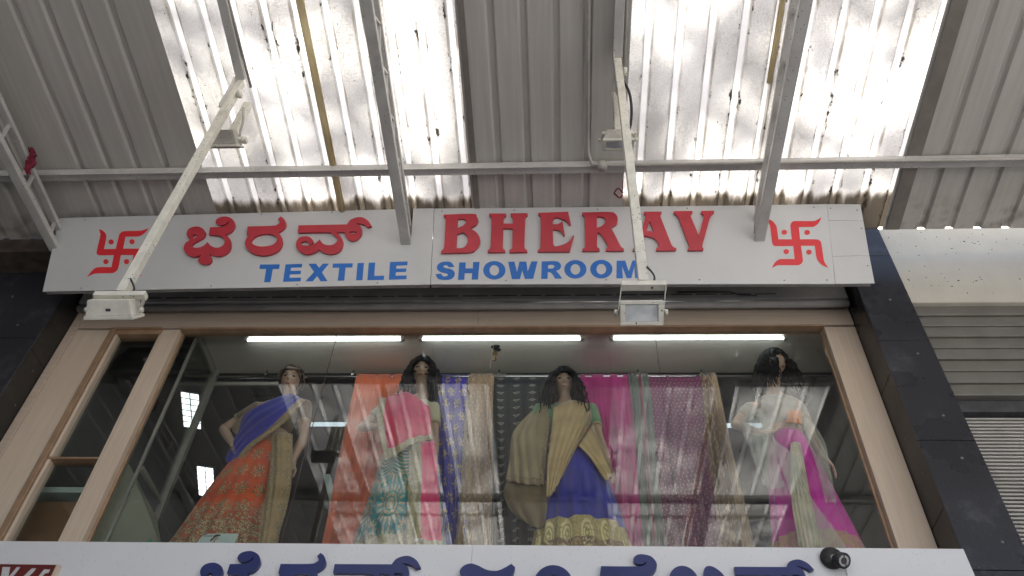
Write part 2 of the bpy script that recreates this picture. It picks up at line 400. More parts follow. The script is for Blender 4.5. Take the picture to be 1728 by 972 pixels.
def hang(name, base, motif=None, band=None, sheer=0.0):
    m = Mat(name); u, v = m.uv(); n = m.noise(7.0, detail=4)
    c = m.mix(n.step(0.3, 0.7), tuple(q * 0.85 for q in base), tuple(q * 1.15 for q in base))
    gm = None
    if motif:
        k, mc = motif(m, u, v); c = m.mix(k, c, mc); gm = k
    fabric_out(m, c, name, 0.6, sheer, gm)
def mo_cells(nu, nv, petals, rad, col, ax=1.0, ay=1.0, st=0.5, lim=None):
    def f(m, u, v):
        a, b = cell(m, u, v, nu, nv, st); k = flower(m, a, b, petals, rad, ax, ay)
        if lim: k = k * lim(m, u, v)
        return k, col
    return f
hang('cloth_orange', (0.66, 0.135, 0.055), mo_cells(5.0, 16.0, 5, 0.13, (0.55, 0.20, 0.10)))
def mo_sprig(m, u, v):
    a, b = cell(m, u + m.noise(3.0, m.vec(u * 2.0, v * 6.0)) * 0.10, v, 4.0, 15.0, 0.5); n = m.noise(14.0, m.vec(u * 2.0, v * 6.0), detail=4)
    f = flower(m, a, b, 6, 0.33, 1.0, 0.8) * n.gt(0.47); e = (n * 0.5 + u * 0.75).step(0.84, 0.88)
    return (f + e).clamp(), (0.45, 0.34, 0.19)
hang('cloth_blue', (0.040, 0.026, 0.36), mo_sprig)
hang('cloth_tan', (0.36, 0.235, 0.15), mo_cells(6.0, 40.0, 5, 0.25, (0.52, 0.40, 0.25)))
def mo_diamond(m, u, v):
    a, b = cell(m, u, v, 4.0, 24.0, 0.0); k = a.abs() + b.abs() * 1.3
    return (k.lt(0.26) * (1.0 - k.lt(0.12)) + k.lt(0.06)).clamp(), (0.34, 0.31, 0.27)
hang('cloth_black', (0.013, 0.015, 0.023), mo_diamond)
hang('cloth_magenta', (0.42, 0.022, 0.185))
hang('cloth_grey', (0.15, 0.17, 0.15), lambda m, u, v: (((u - 0.55).abs() - 0.06).lt(0.0), (0.42, 0.10, 0.16)), None, 0.1)
hang('cloth_maroon', (0.155, 0.018, 0.085), mo_cells(15.0, 52.0, 5, 0.17, (0.50, 0.38, 0.32)))
hang('cloth_lace', (0.48, 0.34, 0.22), lambda m, u, v: (m.voro(1.0, m.vec(u * 11.0, v * 34.0)).step(0.30, 0.45) * (u * -1.0 + 0.85).gt(0.2), (0.25, 0.15, 0.10)))

# ------------------------------------------------------------------ mesh helpers
def setp(o, label=None, cat=None, group=None, kind=None):
    if label: o['label'] = label
    if cat: o['category'] = cat
    if group: o['group'] = group
    if kind: o['kind'] = kind
    return o
def thing(name, loc, label, cat, group=None):
    o = bpy.data.objects.new(name, None); COL.objects.link(o); o.location = loc; o.empty_display_size = 0.1
    return setp(o, label, cat, group)
def wloc(p):
    v = Vector((0, 0, 0))
    while p is not None: v += p.location; p = p.parent
    return v
def link(name, me, mat, parent=None, loc=None):
    if mat is not None and not me.materials: me.materials.append(M[mat] if isinstance(mat, str) else mat)
    o = bpy.data.objects.new(name, me); COL.objects.link(o)
    if parent is not None: o.parent = parent
    if loc is not None: o.location = loc
    return o
def mesh(name, verts, faces, mat, parent=None, uv=None, smooth=False, org=None):
    """vertices are world coordinates; they are stored relative to the parent or to org"""
    b = wloc(parent) if parent is not None else Vector(org or (0, 0, 0))
    me = bpy.data.meshes.new(name); me.from_pydata([(v[0] - b.x, v[1] - b.y, v[2] - b.z) for v in verts], [], faces)
    if uv:
        L = me.uv_layers.new(name='UVMap')
        for lp in me.loops: L.data[lp.index].uv = uv[lp.vertex_index]
    if smooth:
        me.polygons.foreach_set('use_smooth', [True] * len(me.polygons))
    me.update()
    o = link(name, me, mat, parent)
    if parent is None and org: o.location = org
    return o
def bev(o, w=0.004, seg=2):
    m = o.modifiers.new('bevel', 'BEVEL'); m.width = w; m.segments = seg; m.limit_method = 'ANGLE'; m.angle_limit = R(40); return o
class MB:
    def __init__(s): s.v = []; s.f = []
    def box(s, a, b):
        i = len(s.v); (x0, y0, z0), (x1, y1, z1) = a, b
        s.v += [(x0, y0, z0), (x1, y0, z0), (x1, y1, z0), (x0, y1, z0), (x0, y0, z1), (x1, y0, z1), (x1, y1, z1), (x0, y1, z1)]
        s.f += [tuple(i + k for k in q) for q in ((3, 2, 1, 0), (4, 5, 6, 7), (0, 1, 5, 4), (1, 2, 6, 5), (2, 3, 7, 6), (3, 0, 4, 7))]
        return s
    def bar(s, p, q, w, h=None, up=(0, 0, 1)):
        h = h or w; p, q = Vector(p), Vector(q); d = (q - p).normalized(); upv = Vector(up)
        if abs(d.dot(upv)) > 0.98: upv = Vector((0, 1, 0))
        sx = d.cross(upv).normalized(); sy = sx.cross(d).normalized(); i = len(s.v)
        for c in (p, q):
            for a, b in ((-1, -1), (1, -1), (1, 1), (-1, 1)): s.v.append(tuple(c + sx * (a * w / 2) + sy * (b * h / 2)))
        s.f += [tuple(i + k for k in f) for f in ((3, 2, 1, 0), (4, 5, 6, 7), (0, 1, 5, 4), (1, 2, 6, 5), (2, 3, 7, 6), (3, 0, 4, 7))]
        return s
    def tube(s, pts, rad, n=8, cap=True):
        pts = [Vector(p) for p in pts]; rs = rad if isinstance(rad, (list, tuple)) else [rad] * len(pts)
        i0 = len(s.v); ref = Vector((0.13, 0.31, 0.94))
        for k, p in enumerate(pts):
            d = (pts[min(k + 1, len(pts) - 1)] - pts[max(k - 1, 0)]).normalized()
            if abs(d.dot(ref)) > 0.97: ref = Vector((0.9, 0.3, 0.1))
            sx = d.cross(ref).normalized(); sy = sx.cross(d).normalized(); ref = sy
            for j in range(n):
                t = 2 * PI * j / n; s.v.append(tuple(p + sx * (rs[k] * math.cos(t)) + sy * (rs[k] * math.sin(t))))
        for k in range(len(pts) - 1):
            for j in range(n):
                a = i0 + k * n + j; b = i0 + k * n + (j + 1) % n
                s.f.append((a, b, b + n, a + n))
        if cap:
            s.f.append(tuple(i0 + j for j in reversed(range(n)))); e = i0 + (len(pts) - 1) * n; s.f.append(tuple(e + j for j in range(n)))
        return s
    def disc(s, c, r, h, axis, n=20):
        a = Vector(axis).normalized(); c = Vector(c); return s.tube([c, c + a * h], r, n)
    def ell(s, c, r, nu=14, nv=9):
        i0 = len(s.v)
        for k in range(nv + 1):
            ph = PI * k / nv
            for j in range(nu):
                t = 2 * PI * j / nu
                s.v.append((c[0] + r[0] * math.sin(ph) * math.cos(t), c[1] + r[1] * math.sin(ph) * math.sin(t), c[2] + r[2] * math.cos(ph)))
        for k in range(nv):
            for j in range(nu):
                a = i0 + k * nu + j; b = i0 + k * nu + (j + 1) % nu; s.f.append((a, a + nu, b + nu, b))
        return s
    def build(s, name, mat, parent=None, smooth=False, org=None): return mesh(name, s.v, s.f, mat, parent, None, smooth, org)
def box(name, a, b, mat, parent=None, bevel=0.0, org=None):
    lo = tuple(min(p, q) for p, q in zip(a, b)); hi = tuple(max(p, q) for p, q in zip(a, b))
    if parent is None and org is None: org = ((lo[0] + hi[0]) / 2, (lo[1] + hi[1]) / 2, lo[2])
    o = MB().box(lo, hi).build(name, mat, parent, org=org)
    if bevel: bev(o, bevel)
    return o
def crom(p0, p1, p2, p3, t):
    return 0.5 * ((2 * p1) + (p2 - p0) * t + (2 * p0 - 5 * p1 + 4 * p2 - p3) * t * t + (3 * p1 - p0 - 3 * p2 + p3) * t ** 3)
def spline(pts, n):
    pts = [Vector(p) for p in pts]; out = []
    for k in range(len(pts) - 1):
        a, b, c, d = pts[max(k - 1, 0)], pts[k], pts[k + 1], pts[min(k + 2, len(pts) - 1)]
        if k == 0: a = b * 2 - c
        if k == len(pts) - 2: d = c * 2 - b
        for i in range(n): out.append(crom(a, b, c, d, i / n))
    out.append(pts[-1]); return out
def loop_pts(loop, seg=6):
    """closed outline: (u, v, smooth) control points -> dense polygon, corners stay sharp"""
    n = len(loop); out = []
    for i in range(n):
        p1, p2 = loop[i], loop[(i + 1) % n]; p0, p3 = loop[i - 1], loop[(i + 2) % n]
        a, b = Vector(p1[:2]), Vector(p2[:2])
        if not p1[2] and not p2[2]: out.append(a); continue
        c0 = Vector(p0[:2]) if p1[2] else a * 2 - b
        c3 = Vector(p3[:2]) if p2[2] else b * 2 - a
        for k in range(seg): out.append(crom(c0, a, b, c3, k / seg))
    return out
def flat_shape(name, loops, mat, parent, frame, thick, side=None, bevel=0.0):
    """outline with holes -> solid slab; frame = (origin, ex, ey, en): slab stands from the plane outwards along en"""
    cu = bpy.data.curves.new(name, 'CURVE'); cu.dimensions = '2D'; cu.fill_mode = 'BOTH'; cu.extrude = thick / 2
    for L in loops:
        P = loop_pts(L) if len(L[0]) == 3 else [Vector(p) for p in L]
        sp = cu.splines.new('POLY'); sp.points.add(len(P) - 1); sp.use_cyclic_u = True
        for q, p in zip(sp.points, P): q.co = (p[0], p[1], 0, 1)
    tmp = bpy.data.objects.new('tmp', cu); COL.objects.link(tmp)
    dg = bpy.context.evaluated_depsgraph_get(); me = bpy.data.meshes.new_from_object(tmp.evaluated_get(dg))
    bpy.data.objects.remove(tmp); bpy.data.curves.remove(cu)
    o0, ex, ey, en = frame; b = wloc(parent)
    for v in me.vertices:
        u, w, h = v.co; v.co = o0 + ex * u + ey * w + en * (h + thick / 2) - b
    me.name = name; me.materials.clear(); me.update()
    return link(name, me, mat, parent)
def grid_surface(rows, nu, nv):
    """rows of control points -> bicubic grid of (nv*(rows-1)+1) x (nu*(cols-1)+1) points"""
    fine = [spline(r, nu) for r in rows]; cols = len(fine[0]); out = []
    colsp = [spline([fine[r][c] for r in range(len(rows))], nv) for c in range(cols)]
    return [[colsp[c][r] for c in range(cols)] for r in range(len(colsp[0]))]
def cloth(name, rows, mat, parent, nu=10, nv=10, ripple=0.006, rf=9.0, thick=0.004, seed=0, hem=0.0):
    nu = int(nu * 2.4); rf *= 1.9; ripple *= 0.95
    g = grid_surface(rows, nu, nv); nr, nc = len(g), len(g[0]); V, UV, F = [], [], []
    for r in range(nr):
        for c in range(nc):
            p = g[r][c].copy(); u, v = c / (nc - 1), r / (nr - 1)
            k = ripple * (0.3 + 0.7 * min(1, v * 1.5))
            p.y += k * math.sin((u + 0.10 * math.sin(v * 2.3 + seed)) * rf * 2 * PI + seed + 1.3 * math.sin(v * 3 + seed)) + k * 1.2 * (mnoise.noise(Vector((p.x * 7 + seed, p.z * 5, seed))))
            V.append(tuple(p)); UV.append((u, v))
    for r in range(nr - 1):
        for c in range(nc - 1):
            a = r * nc + c; F.append((a, a + nc, a + nc + 1, a + 1))
    o = mesh(name, V, F, mat, parent, UV, True)
    s = o.modifiers.new('thickness', 'SOLIDIFY'); s.thickness = thick; s.offset = 1
    return o

# ================================================================== THE SETTING
g = mesh('ground', [(-150, -150, 0), (150, -150, 0), (150, 150, 0), (-150, 150, 0)], [(0, 1, 2, 3)], 'ground_paving'); setp(g, kind='structure')

bld = thing('shop_building', (0, 2.0, 0), 'shop building behind the window and signs, grey plastered', 'building')
box('lower_wall', (-9, -0.10, 0), (9, 0.2, 3.60), 'plaster', bld)
box('window_sill', (-9, -0.10, 3.602), (9, 0.10, 4.05), 'plaster', bld)
box('head_wall', (-9, 0.0, 6.60), (2.54, 0.15, 7.18), 'plaster', bld)
box('side_wall', (-9, -0.05, 4.052), (-4.62, 0.15, 6.598), 'plaster', bld)
box('roof_slab', (-9, 0.0, 7.182), (2.54, 6.4, 7.30), 'plaster', bld)
box('party_wall', (2.36, 0.16, 4.052), (2.54, 6.4, 7.178), 'plaster', bld)
box('end_wall', (-9.2, -0.10, 0), (-9.002, 6.4, 7.30), 'plaster', bld)
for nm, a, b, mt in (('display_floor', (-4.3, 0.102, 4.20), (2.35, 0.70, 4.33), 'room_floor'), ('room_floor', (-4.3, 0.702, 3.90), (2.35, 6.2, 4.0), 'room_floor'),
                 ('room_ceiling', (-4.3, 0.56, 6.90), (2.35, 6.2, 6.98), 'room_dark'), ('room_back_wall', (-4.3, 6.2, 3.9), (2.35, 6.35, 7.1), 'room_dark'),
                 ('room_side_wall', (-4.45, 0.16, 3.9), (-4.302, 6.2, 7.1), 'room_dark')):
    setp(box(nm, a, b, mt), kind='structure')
o = box('display_ceiling', (-2.88, 0.10, 6.262), (2.35, 0.555, 6.30), 'soffit'); setp(o, kind='structure')
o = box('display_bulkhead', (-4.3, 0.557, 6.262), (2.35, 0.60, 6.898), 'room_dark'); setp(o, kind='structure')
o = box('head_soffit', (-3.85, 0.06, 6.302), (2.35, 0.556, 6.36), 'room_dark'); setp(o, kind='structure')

wing = thing('light_block_wing', (-8.0, -3.2, 0), 'unseen dark wing added beyond the left edge to block light', 'building')  # out of view, added to cut the light coming from the left
box('wall', (-9.0, -7.2, 0), (-5.2, -0.32, 6.40), 'light_block_dark', wing)
for k in range(3): box('window', (-5.202, -5.2 + k * 1.7, 2.6), (-5.17, -4.2 + k * 1.7, 4.4), 'dark_metal', wing)
tree = thing('tall_tree', (5.5, 12.5, 0), 'tall leafy tree behind the building that dapples the translucent roof bays', 'tree')
TR = spline([(5.5, 12.5, 0), (5.4, 12.3, 8), (5.0, 11.4, 15), (4.2, 10.0, 20), (3.4, 8.6, 24), (2.8, 7.6, 27)], 5)
MB().tube(TR, [0.34 - 0.0115 * k for k in range(26)], 10).build('trunk', 'bark', tree, True)
random.seed(31)
clumps = [(random.uniform(-2.6, 9.0), random.uniform(3.8, 12.8), random.uniform(22.0, 26.0), random.uniform(0.45, 1.0)) for _ in range(62)]
for k in range(0, 62, 4):
    cx0, cy0, cz0, rr = clumps[k]
    MB().tube([tuple(TR[18 + k % 6]), ((cx0 + TR[18].x) / 2, (cy0 + TR[18].y) / 2, cz0 - 1.2), (cx0, cy0, cz0)], [0.06, 0.04, 0.015], 6).build('limb', 'bark', tree, True)
V, F = [], []
for cx0, cy0, cz0, rr in clumps:
    for _ in range(int(54 * rr)):
        d = Vector((random.gauss(0, 1), random.gauss(0, 1), random.gauss(0, .6))) * rr * 0.55; c = Vector((cx0, cy0, cz0)) + d
        ax_ = Vector((random.gauss(0, 1), random.gauss(0, 1), random.gauss(0, .5))).normalized(); bx_ = ax_.cross(Vector((random.gauss(0, .6), random.gauss(0, .6), 1))).normalized(); L = random.uniform(.12, .22); i = len(V)
        V += [tuple(c - ax_ * L), tuple(c + bx_ * L * .5), tuple(c + ax_ * L), tuple(c - bx_ * L * .5)]; F.append((i, i + 1, i + 2, i + 3))
mesh('crown', V, F, 'leaf_green', tree)
opp = thing('bounce_building', (0, -17, 0), 'unseen pale building added across the street to bounce sunlight onto the shop', 'building')  # out of view, added so its sunlit wall brightens the shopfront
box('wall', (1, -22, 0), (20, -17, 10), 'bounce_paint', opp)
for fl in range(3):
    for k in range(5):
        w_ = box('window', (2.4 + k * 3.4, -17.002, 1.2 + fl * 3.5), (3.9 + k * 3.4, -16.96, 2.8 + fl * 3.5), 'dark_metal', opp)
        box('sill', (2.3 + k * 3.4, -16.96, 1.1 + fl * 3.5), (4.0 + k * 3.4, -16.85, 1.198 + fl * 3.5), 'plaster', w_)

# ------------------------------------------------------------------ canopy roof
def zr(y): return 6.74 - 0.054 * (y + 0.55)
canopy = thing('canopy_roof', (0, -3, 6.9), 'ribbed sheet canopy roof, grey panels with two dirty translucent bays over the shop sign', 'canopy')
def sheet_profile(xa, xb, ribs, h=0.022, top=0.018, foot=0.032):
    P = [(xa, 0.0)]
    for r in sorted(ribs):
        for dx, dz in ((-foot, 0), (-top, h), (top, h), (foot, 0)):
            x = r + dx
            if xa < x < xb: P.append((x, dz))
    P.append((xb, 0.0)); return P
def roof_sheet(name, xa, xb, ribs, ya, yb, mat, lift):
    P = sheet_profile(xa, xb, ribs); V, F = [], []; ys = [ya + (yb - ya) * k / 3 for k in range(4)]; n = len(P)
    for y in ys:
        for x, z in P: V.append((x, y, zr(y) + z + lift))
    for r in range(3):
        for c in range(n - 1): a = r * n + c; F.append((a, a + 1, a + n + 1, a + n))
    return mesh(name, V, F, mat, canopy)
xL0, xL1, xR0, xR1 = -2.695, -0.640, 0.438, 2.466
YB = [(-0.53, -3.70), (-3.62, -5.75)]
def span(a, b, x0, p): return [x0 + p * k for k in range(-60, 61) if a - 0.05 < x0 + p * k < b + 0.05]
for yi, (ya, yb) in enumerate(YB):
    lz = 0.006 * yi
    for k, (a, b, x0, p, mt) in enumerate(((xL0, -1.674, 0.107, 0.2035, 'clear_sheet_left'), (-1.674, xL1, 0.107, 0.2035, 'clear_sheet_left'), (xR0, 1.425, 0.79, 0.206, 'clear_sheet_right'), (1.425, xR1, 0.79, 0.206, 'clear_sheet_right'))):
        roof_sheet('translucent_sheet', a - 0.012, b + 0.012, span(a + 0.06, b - 0.06, x0, p), ya, yb, mt, 0.004 * (k % 2) + lz)
    roof_sheet('metal_sheet', xL1 - 0.03, xR0 + 0.03, [-0.4476, -0.2350, -0.0225, 0.190], ya, yb, 'opaque_sheet', -0.004 + lz)
    xb = xL0 + 0.03; i = 0
    while xb > -9:
        xa = xb - 1.0875; roof_sheet('metal_sheet', xa - 0.01, xb, [xb - 0.03 - 0.245 - 0.2175 * k for k in range(4)], ya, yb, 'opaque_sheet', -0.004 - 0.003 * (i % 2) + lz); xb = xa; i += 1
    xa = xR1 - 0.03; i = 0
    while xa < 8:
        xb = xa + 1.03; roof_sheet('metal_sheet', xa, xb + 0.01, [xa + 0.29 + 0.2065 * k for k in range(4)], ya, yb, 'opaque_sheet', -0.004 - 0.003 * (i % 2) + lz); xa = xb; i += 1
paint('flashing', (0.20, 0.18, 0.16), 0.55, 0.15, 5)
for x0, x1 in ((xL1 - 0.012, xL1 + 0.030), (xR1 - 0.006, xR1 + 0.095)):
    V = [(x, y, zr(y) - 0.011 - dz) for y in (-0.535, -3.66) for x in (x0, x1) for dz in (0, 0.003)]
    mesh('edge_flashing', V, [(1, 3, 7, 5), (0, 4, 6, 2), (0, 1, 5, 4), (2, 6, 7, 3), (0, 2, 3, 1), (4, 5, 7, 6)], 'flashing', canopy)
for x, ye, rr_ in ((-1.674, -0.60, 0.027), (1.412, -1.75, 0.017)):
    MBt = MB().tube([(x, ye, zr(ye) - 0.006), (x, -2.4, zr(-2.4) - 0.006), (x, -4.2, zr(-3.66) - 0.006)], rr_, 10)
    MBt.build('joint_strip', 'yellow_strip', canopy, True)
# gutter under the low end of the roof, behind the main sign
gut = thing('roof_gutter', (-0.8, -0.42, 6.56), 'dark rusty gutter behind the top of the main sign', 'gutter')
paint('rust_dark', (0.065, 0.05, 0.04), 0.8, 0.35, 9, dirt=0.5, dirtcol=(0.13, 0.075, 0.04))
box('gutter_floor', (-3.86, -0.52, 6.56), (2.18, -0.05, 6.575), 'rust_dark', gut)
box('gutter_side', (-3.86, -0.527, 6.577), (2.18, -0.515, 6.746), 'rust_dark', gut)
box('gutter_side', (-3.86, -0.065, 6.577), (2.18, -0.05, 6.85), 'rust_dark', gut)

box('sky_gap_block', (-8.8, -0.527, 6.577), (-3.862, -0.306, 6.746), 'rust_dark', gut)  # solid block added to keep sky light off the left granite
# purlins
def purlin(y, label):
    t = thing('roof_purlin', (0, y, zr(y) - 0.08), label, 'purlin', 'purlins under the canopy sheets')
    z1 = zr(y) - 0.014
    bev(MB().box((-8.5, y - 0.036, z1 - 0.052), (8, y + 0.036, z1)).build('rail', 'white_steel', t), 0.004)
    box('lip', (-8.5, y - 0.036, z1 - 0.072), (8, y - 0.030, z1 - 0.0525), 'white_steel', t)
purlin(-1.14, 'white steel purlin running across the canopy just above the main sign')
for y, w in ((-3.20, 'mirrored in the window'), (-5.3, 'at the street edge')):
    purlin(y, 'white steel purlin under the canopy, ' + w)

# lattice trusses
def truss(x, label, plain=False):
    t = thing('roof_truss', (x, -0.6, 6.45), label, 'truss', 'lattice trusses carrying the canopy')
    ye = -5.7
    bev(MB().bar((x, -0.62, 6.485), (x, ye, 6.485), 0.075, 0.045).build('bottom_chord', 'white_steel', t), 0.005)
    zt = lambda y: zr(y) - 0.125
    bev(MB().bar((x, -0.62, zt(-0.62)), (x, ye, zt(ye)), 0.055, 0.035).build('top_chord', 'white_steel', t), 0.004)
    y, k = -0.75, 0
    while y > -5.4:
        if plain:
            MB().bar((x, y, 6.50), (x, y - 0.03, zt(y) - 0.01), 0.02, 0.02).build('web_bar', 'white_steel', t); y -= 0.42; continue
        z0, z1 = 6.505, zt(y) - 0.012; y2 = y - 0.17
        a, b = ((x + 0.012, y, z0), (x + 0.012, y2, z1)) if k % 2 == 0 else ((x + 0.012, y, z1), (x + 0.012, y2, z0))
        MB().bar(a, b, 0.016, 0.016).build('web_bar', 'white_steel', t); y = y2; k += 1
    box('post', (x - 0.06, -5.62, 0), (x + 0.06, -5.50, 6.46), 'white_steel', t)
truss(-3.90, 'white lattice truss at the left edge with a torn red rag tied on', True)
truss(-1.158, 'white lattice truss entering the notch left of the big red letter B')
truss(1.457, 'white lattice truss entering the notch left of the right-hand red emblem')
truss(4.05, 'white lattice truss beyond the right edge over the neighbouring shop')

# ------------------------------------------------------------------ granite pillars
def pillar(x0, x1, inner, label, seams, iseams, studs, istuds):
    t = thing('granite_pillar', ((x0 + x1) / 2, -0.1, 0), label, 'pillar', 'granite pillars either side of the window')
    box('core', (x0 + 0.022, -0.278, 0.0), (x1 - 0.022, -0.102, 7.15), 'dark_metal', t)
    edges = [2.2] + seams + [7.16]
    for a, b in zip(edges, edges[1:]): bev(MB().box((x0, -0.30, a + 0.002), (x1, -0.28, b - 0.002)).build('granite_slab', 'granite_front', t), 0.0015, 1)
    edges = [2.2] + iseams + [7.16]
    s = 1 if inner == x1 else -1
    for a, b in zip(edges, edges[1:]):
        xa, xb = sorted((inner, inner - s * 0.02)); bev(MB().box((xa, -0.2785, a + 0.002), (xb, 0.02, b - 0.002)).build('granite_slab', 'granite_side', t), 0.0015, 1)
    for x, z in studs: MB().ell((x, -0.301, z), (0.009, 0.005, 0.009)).build('screw_cap', 'cap_grey', t, True)
    for y, z in istuds: MB().ell((inner, y, z), (0.004, 0.008, 0.008)).build('screw_cap', 'cap_grey', t, True)
pillar(2.203, 2.548, 2.203, 'black granite pillar right of the window, next to the cream wall', [3.1, 4.05, 4.925, 5.785, 6.70], [3.4, 4.45, 5.50], [(2.43, 5.66), (2.42, 5.12), (2.42, 4.79), (2.44, 4.22), (2.40, 6.2)], [(-0.16, 5.95), (-0.15, 5.05), (-0.2, 4.75)])
pillar(-4.75, -3.890, -3.890, 'black granite pillar at the left edge beside the beige window frame', [3.3, 4.2, 5.00, 5.845, 6.60], [3.9, 4.9, 5.75], [(-4.1, 5.98), (-4.2, 5.6), (-4.15, 5.2), (-4.3, 6.3)], [(-0.15, 5.65), (-0.12, 5.35), (-0.16, 4.9)])

# ------------------------------------------------------------------ neighbour on the right
nb = thing('cream_fascia_wall', (4.5, -0.22, 6.19), 'dirty cream painted fascia wall right of the black pillar', 'wall')
bev(MB().box((2.551, -0.28, 6.19), (8.0, -0.16, 7.058)).build('wall', 'cream_wall', nb), 0.006)
random.seed(3)
mb = MB()
for k in range(60):
    x, z = 2.6 + random.random() ** 1.4 * 1.3, random.choice((6.42 + random.gauss(0, 0.07), 6.9 + random.gauss(0, 0.06), 6.3 + random.random() * 0.7))
    if 6.2 < z < 7.04: mb.ell((x, -0.281, z), (0.002 + random.random() ** 2 * 0.010, 0.003, 0.0015 + random.random() ** 2 * 0.005), 6, 4)
d = mb.build('dirt_fleck', 'dark_metal', nb); d['kind'] = 'stuff'
lv = thing('louvred_shutter_box', (4.5, -0.2, 5.33), 'grey shutter box of wide horizontal slats below the cream wall', 'shutter')
prof = [(-0.20, 0.104), (-0.236, 0.104), (-0.250, 0.010), (-0.246, 0.0), (-0.20, 0.0)]
me = bpy.data.meshes.new('slat'); n = len(prof)
me.from_pydata([(x, y, z) for x in (-1.95, 3.5) for y, z in prof], [], [tuple(range(n))[::-1], tuple(range(n, 2 * n))] + [(i, (i + 1) % n, (i + 1) % n + n, i + n) for i in range(n)])
me.materials.append(M['slat_grey'])
for k in range(8):
    o = bpy.data.objects.new('slat', me); COL.objects.link(o); o.parent = lv; o.location = (0, 0.2 - 0.004 * (k % 2), 0.003 + 0.1075 * k)
box('backing', (2.551, -0.196, 5.33), (8, -0.12, 6.188), 'dark_metal', lv)
rs = thing('roller_shutter', (4.5, -0.15, 3.6), 'roller shutter of fine pale ribs at the right edge', 'shutter')
box('gap_shade', (2.551, -0.20, 5.235), (8, -0.12, 5.328), 'dark_metal', rs)  # dark strip paints the shade of the gap above the shutter
box('curtain', (2.551, -0.140, 3.6), (8, -0.12, 5.233), 'dark_metal', rs)
mb = MB(); z = 5.215
while z > 3.7: mb.box((2.56, -0.160, z - 0.013), (8, -0.141, z)); z -= 0.0275
r_ = mb.build('rib', 'shutter_light', rs); r_['kind'] = 'stuff'

# ------------------------------------------------------------------ shutter housing above the window
sh = thing('shutter_housing', (-0.8, -0.1, 6.31), 'long grey roller shutter housing under the main sign', 'shutter housing')
bev(MB().box((-3.86, -0.155, 6.382), (2.18, 0.0, 6.598)).build('casing', 'shutter_box', sh), 0.006)
MB().tube([(-3.86, -0.118, 6.352), (2.18, -0.118, 6.352)], 0.029, 16).build('bottom_roll', 'shutter_box', sh, True)
box('dark_gap', (-3.86, -0.10, 6.445), (2.18, -0.04, 6.381), 'dark_metal', sh)
x = -3.75; random.seed(5)
while x < 1.5:
    w = random.choice((0.10, 0.16, 0.2, 0.2)); box('slot', (x, -0.158, 6.424), (x + w, -0.153, 6.433), 'dark_metal', sh); x += w + 0.03
MB().tube([(0.9, -0.17, 6.44), (1.30, -0.17, 6.44), (1.36, -0.168, 6.41), (1.5, -0.165, 6.40)], 0.006, 6).build('cable', 'dark_metal', sh, True)

# ------------------------------------------------------------------ shop window
win = thing('shop_window', (-0.8, 0.0, 4.05), 'wide shop window with beige laminate frame and three large panes', 'window')
def fr(name, a, b, mt='beige_laminate', bw=0.003): return bev(MB().box(a, b).build(name, mt, win), bw, 2)
fr('frame_board', (-3.820, -0.05, 4.052), (-3.545, 0.05, 6.176))
fr('frame_edge', (-3.886, -0.062, 4.052), (-3.822, 0.05, 6.44), 'beige_header')
fr('frame_board', (-3.125, -0.05, 4.052), (-2.985, 0.05, 6.176))
fr('frame_board', (1.972, -0.05, 4.052), (2.199, 0.05, 6.176))
for a, b in ((-3.820, -3.013), (-3.011, -0.641), (-0.639, 0.62), (0.622, 2.199)): fr('header_board', (a, -0.052, 6.196), (b, 0.05, 6.440), 'beige_header', 0.0015)
# bronze beads
for nm, a, b in (('bead', (-2.984, -0.060, 6.177), (1.971, 0.03, 6.194)), ('bead', (-2.9835, -0.002, 4.06), (-2.9655, 0.03, 6.175)), ('bead', (1.9525, -0.002, 4.06), (1.9705, 0.03, 6.175)),
                 ('side_bead', (-3.543, -0.066, 4.06), (-3.497, 0.03, 6.175)), ('side_bead', (-3.543, -0.066, 6.177), (-3.127, 0.03, 6.194)), ('side_bead', (-3.495, -0.052, 6.128), (-3.127, 0.03, 6.175)),
                 ('transom', (-3.495, -0.052, 4.94), (-3.140, 0.03, 4.955))):
    fr(nm, a, b, 'bronze_trim', 0.004)
fr('side_bead', (-3.138, -0.05, 4.06), (-3.127, 0.03, 6.126)); fr('side_bead', (-3.495, -0.052, 4.06), (-3.470, 0.03, 4.938), 'beige_laminate', 0.006); fr('side_bead', (-3.495, -0.052, 4.957), (-3.470, 0.03, 6.126), 'beige_laminate', 0.006)
J1, J2 = -1.743, 0.714
for a, b in ((-2.964, J1 - 0.0015), (J1 + 0.0015, J2 - 0.0015), (J2 + 0.0015, 1.951)):
    box('glass_pane', (a, -0.004, 4.06), (b, 0.004, 6.175), 'window_glass', win)
for x in (J1, J2): box('pane_joint', (x - 0.0013, -0.005, 4.06), (x + 0.0013, 0.004, 6.175), 'dark_metal', win)
box('glass_pane', (-3.468, -0.004, 4.957), (-3.140, 0.004, 6.126), 'window_glass', win); box('glass_pane', (-3.468, -0.004, 4.06), (-3.140, 0.004, 4.938), 'window_glass', win)
